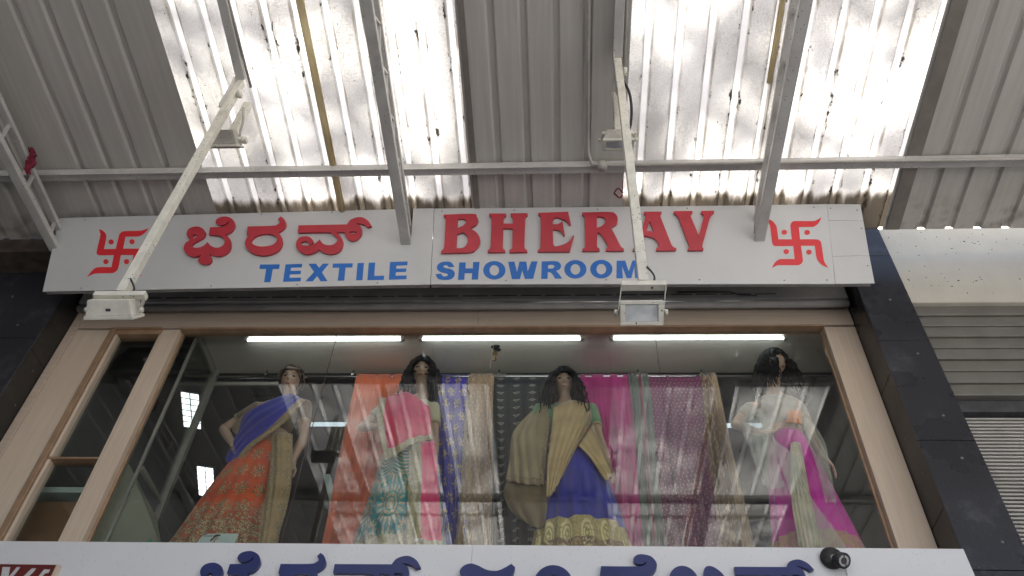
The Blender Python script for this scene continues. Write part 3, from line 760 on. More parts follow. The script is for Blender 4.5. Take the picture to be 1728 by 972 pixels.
# ------------------------------------------------------------------ main sign
GLYPHS = [
 ('bhai', 'red', [[(-2.8533, 0.4624, 1), (-2.8435, 0.4977, 1), (-2.8119, 0.5154, 1), (-2.7689, 0.5164, 1), (-2.7253, 0.4923, 1), (-2.7066, 0.4567, 1), (-2.7144, 0.4255, 1), (-2.7428, 0.4025, 1), (-2.7813, 0.3758, 1), (-2.7937, 0.3565, 1), (-2.7825, 0.3409, 1), (-2.7462, 0.3367, 1), (-2.7059, 0.3517, 1), (-2.6770, 0.3839, 0), (-2.6495, 0.3549, 1), (-2.6037, 0.3351, 1), (-2.5628, 0.3462, 1), (-2.5433, 0.3808, 1), (-2.5552, 0.4120, 1), (-2.5910, 0.4358, 1), (-2.6276, 0.4417, 1), (-2.6782, 0.4446, 0), (-2.6779, 0.5098, 0), (-2.6172, 0.5121, 1), (-2.5744, 0.5140, 1), (-2.5423, 0.5388, 1), (-2.5409, 0.5625, 0), (-2.5598, 0.5359, 1), (-2.5978, 0.5261, 1), (-2.6297, 0.5368, 1), (-2.6418, 0.5543, 1), (-2.6339, 0.5820, 1), (-2.6019, 0.5990, 1), (-2.5589, 0.6008, 1), (-2.5120, 0.5764, 1), (-2.4875, 0.5325, 1), (-2.4925, 0.4933, 1), (-2.5164, 0.4622, 1), (-2.5534, 0.4470, 0), (-2.5171, 0.4193, 1), (-2.4944, 0.3725, 1), (-2.4948, 0.3185, 1), (-2.5179, 0.2843, 1), (-2.5643, 0.2641, 1), (-2.6147, 0.2700, 1), (-2.6463, 0.2818, 0), (-2.6220, 0.2357, 1), (-2.6327, 0.2054, 1), (-2.6665, 0.1966, 1), (-2.7071, 0.2077, 1), (-2.7261, 0.2368, 1), (-2.7076, 0.2840, 0), (-2.7412, 0.2636, 1), (-2.7838, 0.2641, 1), (-2.8275, 0.2914, 1), (-2.8534, 0.3301, 1), (-2.8493, 0.3765, 1), (-2.8116, 0.4072, 0), (-2.8393, 0.4309, 1)], [(-2.8033, 0.4344, 1), (-2.7936, 0.4492, 1), (-2.7756, 0.4489, 1), (-2.7669, 0.4394, 1), (-2.7769, 0.4263, 1), (-2.7895, 0.4163, 1)]]),
 ('ra', 'red', [[(-2.3846, 0.5139, 0), (-2.1958, 0.5170, 1), (-2.1545, 0.5282, 1), (-2.1392, 0.5477, 1), (-2.1567, 0.5732, 0), (-2.1382, 0.5967, 0), (-2.1104, 0.5750, 1), (-2.0894, 0.5313, 1), (-2.1002, 0.4922, 1), (-2.1387, 0.4599, 0), (-2.1082, 0.4145, 1), (-2.0967, 0.3680, 1), (-2.1132, 0.3144, 1), (-2.1580, 0.2805, 1), (-2.2263, 0.2659, 1), (-2.2983, 0.2781, 1), (-2.3567, 0.3170, 1), (-2.3845, 0.3635, 1), (-2.3805, 0.4099, 1), (-2.3605, 0.4447, 0), (-2.3837, 0.4473, 0)], [(-2.3386, 0.3901, 1), (-2.3151, 0.4247, 1), (-2.2646, 0.4451, 1), (-2.2007, 0.4451, 1), (-2.1598, 0.4306, 1), (-2.1416, 0.3994, 1), (-2.1584, 0.3648, 1), (-2.2018, 0.3461, 1), (-2.2649, 0.3429, 1), (-2.3166, 0.3589, 1)]]),
 ('va', 'red', [[(-1.9903, 0.5182, 0), (-1.6176, 0.5212, 0), (-1.5929, 0.5601, 1), (-1.5453, 0.5807, 1), (-1.5027, 0.5786, 1), (-1.4580, 0.5505, 1), (-1.4259, 0.5032, 0), (-1.4567, 0.4934, 0), (-1.4832, 0.5156, 1), (-1.5265, 0.5279, 1), (-1.5510, 0.5259, 0), (-1.5181, 0.5121, 1), (-1.4995, 0.4769, 1), (-1.5004, 0.4304, 1), (-1.5285, 0.3921, 1), (-1.5624, 0.3810, 1), (-1.5988, 0.3968, 1), (-1.6193, 0.4279, 1), (-1.6268, 0.4551, 0), (-1.6888, 0.4559, 0), (-1.6533, 0.4168, 1), (-1.6348, 0.3703, 1), (-1.6401, 0.3168, 1), (-1.6717, 0.2829, 1), (-1.7193, 0.2720, 1), (-1.7693, 0.2839, 1), (-1.8108, 0.3126, 0), (-1.8396, 0.2885, 1), (-1.8937, 0.2723, 1), (-1.9446, 0.2896, 1), (-1.9802, 0.3244, 1), (-1.9902, 0.3667, 1), (-1.9761, 0.4090, 1), (-1.9391, 0.4240, 1), (-1.8998, 0.4197, 1), (-1.8690, 0.3961, 1), (-1.8613, 0.3714, 1), (-1.8748, 0.3539, 1), (-1.8928, 0.3579, 0), (-1.8993, 0.3718, 1), (-1.9166, 0.3813, 1), (-1.9443, 0.3777, 1), (-1.9548, 0.3648, 1), (-1.9412, 0.3508, 1), (-1.8950, 0.3464, 1), (-1.8542, 0.3575, 1), (-1.8127, 0.3955, 0), (-1.7844, 0.3605, 1), (-1.7409, 0.3470, 1), (-1.6998, 0.3557, 1), (-1.6763, 0.3862, 1), (-1.6881, 0.4133, 1), (-1.7224, 0.4408, 1), (-1.7591, 0.4552, 1), (-1.9887, 0.4557, 0)], [(-1.5937, 0.4547, 1), (-1.5663, 0.4622, 1), (-1.5340, 0.4540, 1), (-1.5542, 0.4449, 1), (-1.5788, 0.4452, 1)]]),
 ('B', 'red', [[(-0.8817, 0.5952, 0), (-0.6584, 0.5984, 1), (-0.6297, 0.5746, 1), (-0.6182, 0.5393, 1), (-0.6344, 0.5046, 1), (-0.6763, 0.4766, 0), (-0.6289, 0.4429, 1), (-0.5998, 0.3927, 1), (-0.6016, 0.3433, 1), (-0.6277, 0.3020, 1), (-0.6746, 0.2761, 1), (-0.8866, 0.2708, 0), (-0.8841, 0.2896, 0), (-0.8678, 0.3084, 1), (-0.8648, 0.3463, 0), (-0.8641, 0.5504, 1), (-0.8700, 0.5700, 1), (-0.8809, 0.5796, 0)], [(-0.7730, 0.5546, 0), (-0.7439, 0.5582, 1), (-0.7123, 0.5484, 1), (-0.7081, 0.5289, 1), (-0.7278, 0.5020, 1), (-0.7719, 0.4778, 0)], [(-0.7732, 0.4254, 0), (-0.7305, 0.4457, 0), (-0.7004, 0.4169, 1), (-0.6885, 0.3747, 1), (-0.7040, 0.3293, 1), (-0.7342, 0.3122, 1), (-0.7732, 0.3111, 0)]]),
 ('H', 'red', [[(-0.5366, 0.5991, 0), (-0.4067, 0.5973, 0), (-0.4078, 0.5793, 0), (-0.4247, 0.5601, 1), (-0.4258, 0.5128, 0), (-0.3548, 0.5118, 0), (-0.3576, 0.5592, 1), (-0.3745, 0.5804, 0), (-0.3734, 0.5984, 0), (-0.2453, 0.5982, 0), (-0.2466, 0.5787, 0), (-0.2623, 0.5618, 1), (-0.2640, 0.5230, 0), (-0.2680, 0.3169, 0), (-0.2597, 0.2979, 1), (-0.2460, 0.2903, 0), (-0.2459, 0.2738, 0), (-0.3782, 0.2729, 0), (-0.3772, 0.2917, 0), (-0.3584, 0.3065, 1), (-0.3566, 0.3254, 0), (-0.3562, 0.4702, 0), (-0.4277, 0.4711, 0), (-0.4287, 0.3186, 0), (-0.4229, 0.2997, 1), (-0.4091, 0.2920, 0), (-0.4088, 0.2747, 0), (-0.5395, 0.2746, 0), (-0.5386, 0.2919, 0), (-0.5252, 0.3008, 1), (-0.5176, 0.3234, 0), (-0.5165, 0.5458, 0), (-0.5197, 0.5653, 1), (-0.5347, 0.5795, 0)]]),
 ('E', 'red', [[(-0.1659, 0.5994, 0), (0.0589, 0.6064, 0), (0.0796, 0.4954, 0), (0.0680, 0.4933, 0), (0.0464, 0.5259, 1), (0.0082, 0.5488, 1), (-0.0302, 0.5594, 1), (-0.0522, 0.5434, 0), (-0.0572, 0.5033, 0), (-0.0215, 0.5029, 1), (0.0025, 0.5157, 1), (0.0150, 0.5348, 0), (0.0331, 0.4058, 0), (0.0256, 0.4043, 0), (0.0054, 0.4389, 1), (-0.0218, 0.4545, 1), (-0.0559, 0.4572, 0), (-0.0542, 0.3371, 0), (-0.0441, 0.3204, 1), (-0.0238, 0.3202, 1), (0.0223, 0.3332, 1), (0.0679, 0.3629, 1), (0.0936, 0.4073, 0), (0.1010, 0.4050, 0), (0.0656, 0.2742, 0), (-0.1680, 0.2759, 0), (-0.1667, 0.2894, 0), (-0.1512, 0.3005, 1), (-0.1479, 0.3231, 0), (-0.1450, 0.5408, 0), (-0.1485, 0.5680, 1), (-0.1644, 0.5838, 0)]]),
 ('R', 'red', [[(0.1648, 0.5987, 0), (0.3637, 0.6003, 1), (0.4094, 0.5866, 1), (0.4273, 0.5472, 1), (0.4181, 0.4997, 1), (0.3751, 0.4658, 0), (0.4001, 0.4141, 1), (0.4387, 0.3203, 1), (0.4531, 0.3016, 1), (0.4656, 0.2931, 0), (0.4635, 0.2763, 0), (0.3317, 0.2769, 0), (0.3336, 0.2920, 0), (0.3462, 0.3087, 1), (0.3445, 0.3298, 1), (0.3194, 0.3810, 1), (0.2901, 0.4240, 1), (0.2733, 0.4259, 0), (0.2686, 0.3222, 0), (0.2720, 0.3070, 1), (0.2884, 0.2950, 0), (0.2864, 0.2774, 0), (0.1595, 0.2771, 0), (0.1605, 0.2939, 0), (0.1774, 0.3063, 1), (0.1816, 0.3317, 0), (0.1831, 0.5418, 0), (0.1796, 0.5636, 1), (0.1644, 0.5769, 0)], [(0.2726, 0.5580, 0), (0.3011, 0.5619, 1), (0.3315, 0.5485, 1), (0.3344, 0.5138, 1), (0.3106, 0.4838, 1), (0.2705, 0.4671, 0)]]),
 ('A', 'red', [[(0.6246, 0.5984, 0), (0.7560, 0.5974, 0), (0.7536, 0.5801, 0), (0.7451, 0.5645, 1), (0.7478, 0.5429, 0), (0.8113, 0.3245, 0), (0.8251, 0.3034, 1), (0.8469, 0.2923, 0), (0.8444, 0.2756, 0), (0.6977, 0.2755, 0), (0.7009, 0.2939, 0), (0.7165, 0.3046, 1), (0.7180, 0.3340, 1), (0.6971, 0.3681, 1), (0.6605, 0.3897, 1), (0.6193, 0.3987, 0), (0.5973, 0.3270, 1), (0.5999, 0.3017, 1), (0.6169, 0.2948, 0), (0.6153, 0.2764, 0), (0.5274, 0.2756, 0), (0.5319, 0.2940, 0), (0.5552, 0.3106, 1), (0.5720, 0.3526, 0), (0.6340, 0.5531, 0), (0.6348, 0.5704, 1), (0.6239, 0.5836, 0)], [(0.6630, 0.5224, 0), (0.6910, 0.4259, 0), (0.6627, 0.4365, 1), (0.6362, 0.4368, 0)]]),
 ('V', 'red', [[(0.8462, 0.5996, 0), (0.9834, 0.6003, 0), (0.9820, 0.5804, 0), (0.9659, 0.5659, 1), (0.9705, 0.5442, 0), (1.0160, 0.3939, 0), (1.0631, 0.5472, 0), (1.0629, 0.5645, 1), (1.0452, 0.5821, 0), (1.0479, 0.5994, 0), (1.1443, 0.5998, 0), (1.1400, 0.5834, 0), (1.1171, 0.5612, 1), (1.1034, 0.5294, 0), (1.0350, 0.3136, 0), (1.0353, 0.2969, 1), (1.0429, 0.2884, 0), (1.0396, 0.2743, 0), (0.9279, 0.2747, 0), (0.9305, 0.2913, 0), (0.9409, 0.3021, 1), (0.9385, 0.3231, 0), (0.8772, 0.5454, 0), (0.8633, 0.5673, 1), (0.8452, 0.5831, 0)]]),
 ('T', 'blue', [[(-2.2527, 0.2017, 0), (-2.1024, 0.2018, 0), (-2.1025, 0.1641, 0), (-2.1500, 0.1645, 0), (-2.1546, 0.0563, 0), (-2.2031, 0.0567, 0), (-2.2009, 0.1650, 0), (-2.2534, 0.1655, 0)]]),
 ('E', 'blue', [[(-2.0577, 0.2012, 0), (-1.9312, 0.2038, 0), (-1.9312, 0.1744, 0), (-2.0132, 0.1737, 0), (-2.0127, 0.1467, 0), (-1.9337, 0.1482, 0), (-1.9339, 0.1198, 0), (-2.0134, 0.1183, 0), (-2.0149, 0.0907, 0), (-1.9271, 0.0914, 0), (-1.9271, 0.0617, 0), (-2.0594, 0.0591, 0)]]),
 ('X', 'blue', [[(-1.8846, 0.2041, 0), (-1.8269, 0.2043, 0), (-1.7990, 0.1709, 0), (-1.7748, 0.2037, 0), (-1.7276, 0.2040, 0), (-1.7742, 0.1333, 0), (-1.7239, 0.0608, 0), (-1.7768, 0.0605, 0), (-1.8069, 0.1037, 0), (-1.8354, 0.0610, 0), (-1.8905, 0.0607, 0), (-1.8335, 0.1375, 0)]]),
 ('T', 'blue', [[(-1.6985, 0.2037, 0), (-1.5477, 0.2053, 0), (-1.5473, 0.1708, 0), (-1.5997, 0.1705, 0), (-1.5986, 0.0649, 0), (-1.6479, 0.0638, 0), (-1.6468, 0.1710, 0), (-1.6971, 0.1699, 0)]]),
 ('I', 'blue', [[(-1.5119, 0.2064, 0), (-1.4636, 0.2075, 0), (-1.4632, 0.0674, 0), (-1.5110, 0.0663, 0)]]),
 ('L', 'blue', [[(-1.4278, 0.2086, 0), (-1.3790, 0.2096, 0), (-1.3776, 0.1000, 0), (-1.3039, 0.1015, 0), (-1.3034, 0.0683, 0), (-1.4262, 0.0671, 0)]]),
 ('E', 'blue', [[(-1.2677, 0.2130, 0), (-1.1352, 0.2154, 0), (-1.1366, 0.1848, 0), (-1.2167, 0.1826, 0), (-1.2177, 0.1579, 0), (-1.1418, 0.1595, 0), (-1.1420, 0.1312, 0), (-1.2177, 0.1297, 0), (-1.2184, 0.1008, 0), (-1.1352, 0.1015, 0), (-1.1360, 0.0720, 0), (-1.2659, 0.0694, 0)]]),
 ('S', 'blue', [[(-0.7828, 0.1665, 0), (-0.8270, 0.1669, 0), (-0.8378, 0.1804, 1), (-0.8583, 0.1806, 1), (-0.8667, 0.1717, 1), (-0.8505, 0.1597, 1), (-0.8058, 0.1489, 1), (-0.7809, 0.1242, 1), (-0.7829, 0.0910, 1), (-0.8089, 0.0677, 1), (-0.8561, 0.0637, 1), (-0.9006, 0.0737, 1), (-0.9215, 0.1107, 0), (-0.8788, 0.1140, 0), (-0.8678, 0.0955, 1), (-0.8472, 0.0916, 1), (-0.8294, 0.1003, 1), (-0.8381, 0.1136, 1), (-0.8794, 0.1251, 1), (-0.9091, 0.1476, 1), (-0.9127, 0.1774, 1), (-0.8934, 0.2018, 1), (-0.8530, 0.2119, 1), (-0.8082, 0.2040, 1)]]),
 ('H', 'blue', [[(-0.7490, 0.2041, 0), (-0.7006, 0.2036, 0), (-0.7008, 0.1553, 0), (-0.6465, 0.1548, 0), (-0.6463, 0.2061, 0), (-0.5987, 0.2064, 0), (-0.6051, 0.0652, 0), (-0.6522, 0.0649, 0), (-0.6506, 0.1156, 0), (-0.7047, 0.1154, 0), (-0.7061, 0.0639, 0), (-0.7527, 0.0636, 0)]]),
 ('O', 'blue', [[(-0.4048, 0.1370, 1), (-0.4123, 0.1048, 1), (-0.4346, 0.0792, 1), (-0.4671, 0.0652, 1), (-0.5036, 0.0655, 1), (-0.5369, 0.0801, 1), (-0.5604, 0.1061, 1), (-0.5695, 0.1385, 1), (-0.5623, 0.1709, 1), (-0.5401, 0.1968, 1), (-0.5073, 0.2110, 1), (-0.4705, 0.2106, 1), (-0.4370, 0.1958, 1), (-0.4136, 0.1695, 1)], [(-0.4520, 0.1374, 1), (-0.4562, 0.1164, 1), (-0.4687, 0.1012, 1), (-0.4861, 0.0958, 1), (-0.5037, 0.1015, 1), (-0.5170, 0.1170, 1), (-0.5222, 0.1381, 1), (-0.5181, 0.1591, 1), (-0.5056, 0.1745, 1), (-0.4881, 0.1800, 1), (-0.4704, 0.1741, 1), (-0.4572, 0.1585, 1)]]),
 ('W', 'blue', [[(-0.3872, 0.2057, 0), (-0.3399, 0.2068, 0), (-0.3198, 0.1237, 0), (-0.3027, 0.2064, 0), (-0.2520, 0.2059, 0), (-0.2412, 0.1266, 0), (-0.2149, 0.2062, 0), (-0.1691, 0.2073, 0), (-0.2006, 0.0669, 0), (-0.2608, 0.0659, 0), (-0.2816, 0.1344, 0), (-0.2976, 0.0655, 0), (-0.3565, 0.0653, 0)]]),
 ('R', 'blue', [[(-0.1394, 0.2062, 0), (-0.0432, 0.2075, 1), (-0.0097, 0.1960, 1), (0.0036, 0.1685, 1), (-0.0066, 0.1428, 1), (-0.0335, 0.1284, 0), (-0.0169, 0.1099, 1), (0.0115, 0.0673, 0), (-0.0404, 0.0662, 0), (-0.0670, 0.1103, 1), (-0.0937, 0.1201, 0), (-0.0958, 0.0660, 0), (-0.1425, 0.0657, 0)], [(-0.0903, 0.1768, 0), (-0.0601, 0.1780, 1), (-0.0447, 0.1653, 1), (-0.0602, 0.1492, 1), (-0.0930, 0.1488, 0)]]),
 ('O', 'blue', [[(0.1887, 0.1393, 1), (0.1801, 0.1072, 1), (0.1572, 0.0816, 1), (0.1246, 0.0677, 1), (0.0887, 0.0680, 1), (0.0565, 0.0825, 1), (0.0342, 0.1085, 1), (0.0265, 0.1408, 1), (0.0348, 0.1731, 1), (0.0577, 0.1989, 1), (0.0905, 0.2131, 1), (0.1267, 0.2127, 1), (0.1591, 0.1979, 1), (0.1812, 0.1717, 1)], [(0.1429, 0.1397, 1), (0.1379, 0.1187, 1), (0.1248, 0.1034, 1), (0.1071, 0.0980, 1), (0.0895, 0.1038, 1), (0.0768, 0.1193, 1), (0.0723, 0.1404, 1), (0.0773, 0.1614, 1), (0.0904, 0.1768, 1), (0.1082, 0.1823, 1), (0.1258, 0.1764, 1), (0.1385, 0.1608, 1)]]),
 ('O', 'blue', [[(0.3773, 0.1391, 1), (0.3683, 0.1071, 1), (0.3452, 0.0816, 1), (0.3126, 0.0677, 1), (0.2768, 0.0680, 1), (0.2448, 0.0825, 1), (0.2230, 0.1084, 1), (0.2157, 0.1407, 1), (0.2244, 0.1729, 1), (0.2474, 0.1987, 1), (0.2803, 0.2128, 1), (0.3164, 0.2125, 1), (0.3485, 0.1977, 1), (0.3702, 0.1715, 1)], [(0.3317, 0.1396, 1), (0.3264, 0.1186, 1), (0.3131, 0.1034, 1), (0.2955, 0.0979, 1), (0.2781, 0.1037, 1), (0.2656, 0.1192, 1), (0.2614, 0.1402, 1), (0.2666, 0.1613, 1), (0.2798, 0.1766, 1), (0.2976, 0.1821, 1), (0.3151, 0.1763, 1), (0.3275, 0.1607, 1)]]),
 ('M', 'blue', [[(0.4100, 0.2059, 0), (0.4723, 0.2069, 0), (0.4952, 0.1199, 0), (0.5247, 0.2064, 0), (0.5860, 0.2058, 0), (0.5858, 0.0659, 0), (0.5376, 0.0663, 0), (0.5378, 0.1607, 0), (0.5117, 0.0666, 0), (0.4783, 0.0660, 0), (0.4482, 0.1616, 0), (0.4508, 0.0655, 0), (0.4040, 0.0650, 0)]]),
 ('emblem_right', 'decal', [[(1.5147, 0.5448, 0), (1.5604, 0.5228, 1), (1.5858, 0.4860, 1), (1.5926, 0.4496, 1), (1.5928, 0.3673, 0), (1.6890, 0.3656, 0), (1.6910, 0.4544, 1), (1.6933, 0.4846, 1), (1.7077, 0.5087, 1), (1.7351, 0.5162, 1), (1.8568, 0.5146, 1), (1.8898, 0.5245, 1), (1.9252, 0.5453, 0), (1.8969, 0.4971, 1), (1.8618, 0.4691, 1), (1.8350, 0.4658, 1), (1.7515, 0.4657, 0), (1.7483, 0.3655, 0), (1.8594, 0.3642, 1), (1.8869, 0.3532, 1), (1.8966, 0.3263, 1), (1.8973, 0.2087, 1), (1.9032, 0.1737, 1), (1.9214, 0.1341, 0), (1.8852, 0.1535, 1), (1.8582, 0.1858, 1), (1.8480, 0.2209, 1), (1.8478, 0.3121, 0), (1.7485, 0.3132, 0), (1.7495, 0.2102, 1), (1.7435, 0.1811, 1), (1.7204, 0.1609, 1), (1.6942, 0.1583, 1), (1.5800, 0.1594, 1), (1.5534, 0.1538, 1), (1.5203, 0.1356, 0), (1.5455, 0.1772, 1), (1.5741, 0.2014, 1), (1.6008, 0.2076, 1), (1.6920, 0.2073, 0), (1.6934, 0.3120, 0), (1.5754, 0.3122, 1), (1.5527, 0.3213, 1), (1.5450, 0.3482, 1), (1.5441, 0.4684, 1), (1.5369, 0.5018, 1)]]),
 ('dot', 'dot_right', [[(1.6613, 0.4247, 1), (1.6561, 0.4127, 1), (1.6453, 0.4054, 1), (1.6329, 0.4056, 1), (1.6237, 0.4131, 1), (1.6212, 0.4251, 1), (1.6263, 0.4371, 1), (1.6371, 0.4444, 1), (1.6496, 0.4443, 1), (1.6588, 0.4367, 1)]]),
 ('dot', 'dot_right', [[(1.8259, 0.4208, 1), (1.8206, 0.4089, 1), (1.8098, 0.4016, 1), (1.7974, 0.4018, 1), (1.7883, 0.4093, 1), (1.7859, 0.4213, 1), (1.7912, 0.4332, 1), (1.8020, 0.4405, 1), (1.8144, 0.4404, 1), (1.8235, 0.4328, 1)]]),
 ('dot', 'dot_right', [[(1.6585, 0.2669, 1), (1.6534, 0.2552, 1), (1.6427, 0.2480, 1), (1.6304, 0.2482, 1), (1.6213, 0.2555, 1), (1.6188, 0.2673, 1), (1.6239, 0.2791, 1), (1.6346, 0.2863, 1), (1.6469, 0.2861, 1), (1.6560, 0.2787, 1)]]),
 ('dot', 'dot_right', [[(1.8196, 0.2611, 1), (1.8144, 0.2494, 1), (1.8037, 0.2422, 1), (1.7915, 0.2424, 1), (1.7824, 0.2497, 1), (1.7801, 0.2615, 1), (1.7852, 0.2732, 1), (1.7960, 0.2804, 1), (1.8083, 0.2802, 1), (1.8173, 0.2728, 1)]]),
 ('emblem_left', 'decal', [[(-3.5682, 0.5168, 0), (-3.5362, 0.5037, 1), (-3.5074, 0.4780, 1), (-3.4942, 0.4431, 1), (-3.4906, 0.3443, 0), (-3.3984, 0.3451, 0), (-3.3965, 0.4483, 1), (-3.3907, 0.4766, 1), (-3.3655, 0.4952, 1), (-3.2557, 0.4983, 1), (-3.2159, 0.5028, 1), (-3.1702, 0.5212, 0), (-3.1942, 0.4805, 1), (-3.2242, 0.4556, 1), (-3.2518, 0.4490, 1), (-3.3430, 0.4476, 0), (-3.3397, 0.3457, 0), (-3.2140, 0.3443, 1), (-3.1889, 0.3335, 1), (-3.1886, 0.3026, 1), (-3.1878, 0.2105, 1), (-3.1795, 0.1678, 1), (-3.1546, 0.1132, 0), (-3.2020, 0.1378, 1), (-3.2364, 0.1684, 1), (-3.2454, 0.1989, 1), (-3.2482, 0.2909, 0), (-3.3471, 0.2919, 0), (-3.3451, 0.2121, 1), (-3.3477, 0.1694, 1), (-3.3713, 0.1453, 1), (-3.4016, 0.1408, 1), (-3.4871, 0.1403, 1), (-3.5315, 0.1347, 1), (-3.5745, 0.1096, 0), (-3.5483, 0.1591, 1), (-3.5252, 0.1845, 1), (-3.4925, 0.1921, 1), (-3.4008, 0.1912, 0), (-3.4016, 0.2913, 0), (-3.5082, 0.2918, 1), (-3.5330, 0.3001, 1), (-3.5442, 0.3250, 1), (-3.5447, 0.4564, 1), (-3.5532, 0.4881, 1)]]),
 ('dot', 'dot_left', [[(-3.4263, 0.4047, 1), (-3.4277, 0.3922, 1), (-3.4366, 0.3846, 1), (-3.4495, 0.3847, 1), (-3.4615, 0.3926, 1), (-3.4682, 0.4052, 1), (-3.4668, 0.4177, 1), (-3.4580, 0.4253, 1), (-3.4450, 0.4252, 1), (-3.4330, 0.4173, 1)]]),
 ('dot', 'dot_left', [[(-3.2616, 0.4046, 1), (-3.2631, 0.3922, 1), (-3.2719, 0.3846, 1), (-3.2848, 0.3847, 1), (-3.2967, 0.3926, 1), (-3.3032, 0.4051, 1), (-3.3018, 0.4176, 1), (-3.2929, 0.4253, 1), (-3.2800, 0.4251, 1), (-3.2680, 0.4172, 1)]]),
 ('dot', 'dot_left', [[(-3.4328, 0.2374, 1), (-3.4342, 0.2252, 1), (-3.4429, 0.2177, 1), (-3.4557, 0.2178, 1), (-3.4676, 0.2255, 1), (-3.4742, 0.2378, 1), (-3.4729, 0.2501, 1), (-3.4641, 0.2576, 1), (-3.4513, 0.2575, 1), (-3.4394, 0.2497, 1)]]),
 ('dot', 'dot_left', [[(-3.2710, 0.2358, 1), (-3.2725, 0.2236, 1), (-3.2813, 0.2161, 1), (-3.2940, 0.2162, 1), (-3.3059, 0.2239, 1), (-3.3123, 0.2362, 1), (-3.3108, 0.2485, 1), (-3.3020, 0.2559, 1), (-3.2893, 0.2558, 1), (-3.2774, 0.2481, 1)]])]
EX = Vector((1, 0, 0)); EY = Vector((0, -0.418, 0.908)).normalized(); EN = EX.cross(EY)
P0 = Vector((0, -0.5, 6.143))
sign = thing('main_sign', (-0.83, -0.5, 6.143), 'long tilted white shop sign with red Kannada and English lettering and blue TEXTILE SHOWROOM', 'sign')
pf = (P0 - EN * 0.010, EX, EY, EN)
for L in ([(-3.893, -0.006), (-3.910, 0.618), (-1.228, 0.658), (-1.192, 0.425), (-1.122, 0.424), (-1.121, 0.662), (-0.961, 0.662), (-0.956, 0.029)],
          [(-0.9525, 0.029), (-0.9575, 0.660), (1.451, 0.652), (1.420, 0.418), (1.493, 0.417), (1.521, 0.654), (1.978, 0.655), (1.953, 0.009)],
          [(1.956, 0.009), (1.963, 0.223), (2.2235, 0.230), (2.229, 0.012)], [(1.963, 0.225), (1.9735, 0.517), (2.2225, 0.514), (2.2235, 0.232)], [(1.974, 0.519), (1.980, 0.655), (2.221, 0.649), (2.2225, 0.516)]):
    flat_shape('sign_panel', [L], 'sign_white', sign, pf, 0.010)
fb = lambda u, w, d: tuple(P0 + EX * u + EY * w - EN * d)
for (u0, w0, u1, w1) in ((-3.88, 0.012, -0.97, 0.045), (-0.95, 0.045, 2.21, 0.028), (-3.88, 0.585, -1.25, 0.63), (-1.1, 0.64, 1.40, 0.635), (1.54, 0.635, 2.2, 0.63)):
    MB().bar(fb(u0, w0, 0.030), fb(u1, w1, 0.030), 0.036, 0.036).build('frame_tube', 'sign_edge', sign)
for u in (-3.86, -2.4, -0.99, 0.4, 1.35, 2.19):
    MB().bar(fb(u, 0.06, 0.032), fb(u, 0.58, 0.032), 0.03, 0.03, (1, 0, 0)).build('frame_tube', 'sign_edge', sign)
for u in (-3.3, 0.2, 1.9): MB().bar(fb(u, 0.30, 0.05), (u, -0.29 if u < -3.8 else -0.02, 6.64), 0.03).build('stay', 'sign_edge', sign)
lf = (P0 + EN * 0.001, EX, EY, EN)
emb = {}
for nm, kind, loops in GLYPHS:
    if kind == 'red':
        o = flat_shape('raised_letter', loops, 'red_acrylic', sign, lf, 0.022); bev(o, 0.0025, 1)
    elif kind == 'blue': flat_shape('printed_letter', loops, 'blue_vinyl', sign, (P0 + EN * 0.0003, EX, EY, EN), 0.0012)
    elif kind == 'decal': emb[nm[7:]] = flat_shape('emblem', loops, 'red_vinyl', sign, (P0 + EN * 0.0003, EX, EY, EN), 0.0012)
    else: flat_shape('emblem_dot', loops, 'red_vinyl', emb[kind[4:]], (P0 + EN * 0.0003, EX, EY, EN), 0.0012)
for u, w in ((-3.7, .60), (-3.0, .615), (-2.3, .63), (-1.75, .638), (-3.6, .02), (-2.6, .03), (-1.95, .035), (-1.35, .045), (-0.9, .635), (-0.35, .637), (0.28, .635), (0.95, .635), (-0.4, .055), (0.33, .055), (1.0, .05), (1.6, .04), (1.9, .04), (2.0, .62), (1.88, .63), (2.19, .60), (2.2, .15), (2.2, .45)):
    MB().ell(tuple(P0 + EX * u + EY * w + EN * 0.001), (0.0055, 0.003, 0.0055), 8, 5).build('screw', 'dark_metal', sign, True)
for u in (-1.56, -0.81): box('hook', tuple(P0 + EX * u + EY * 0.652 + Vector((-0.006, 0.006, 0))), tuple(P0 + EX * u + EY * 0.652 + Vector((0.006, 0.012, 0.022))), 'white_steel', sign)

# ------------------------------------------------------------------ lower sign board
low = thing('lower_sign', (-1.0, -0.32, 3.55), 'white fascia board below the window with large navy blue Kannada letters', 'sign')
YF = -0.335
lfr = (Vector((0, YF, 0)), EX, Vector((0, 0, 1)), Vector((0, -1, 0)))
JS = -0.509
flat_shape('board', [[(-4.9, 3.56), (-4.9, 4.137), (JS - 0.001, 4.149), (JS - 0.001, 3.56)]], 'board_white', low, (Vector((0, YF + 0.014, 0)), EX, Vector((0, 0, 1)), Vector((0, -1, 0))), 0.014)
flat_shape('board', [[(JS + 0.001, 3.56), (JS + 0.001, 4.149), (2.196, 4.156), (2.215, 3.56)]], 'board_white', low, (Vector((0, YF + 0.0145, 0)), EX, Vector((0, 0, 1)), Vector((0, -1, 0))), 0.014)
flat_shape('loose_strip', [[(1.53, 4.046), (1.72, 4.052), (2.17, 4.055), (2.17, 3.57), (1.53, 3.57)]], 'board_white', low, lfr, 0.006)
for a, b in ((-4.9, 2.19),): box('batten', (a, YF + 0.018, 4.07), (b, -0.302, 4.12), 'sign_edge', low)
gl = {nm: L for nm, k, L in GLYPHS if nm in ('bhai', 'ra', 'va')}
def navy(loops): bev(flat_shape('raised_letter', loops, 'navy_acrylic', low, lfr, 0.026), 0.003, 1)
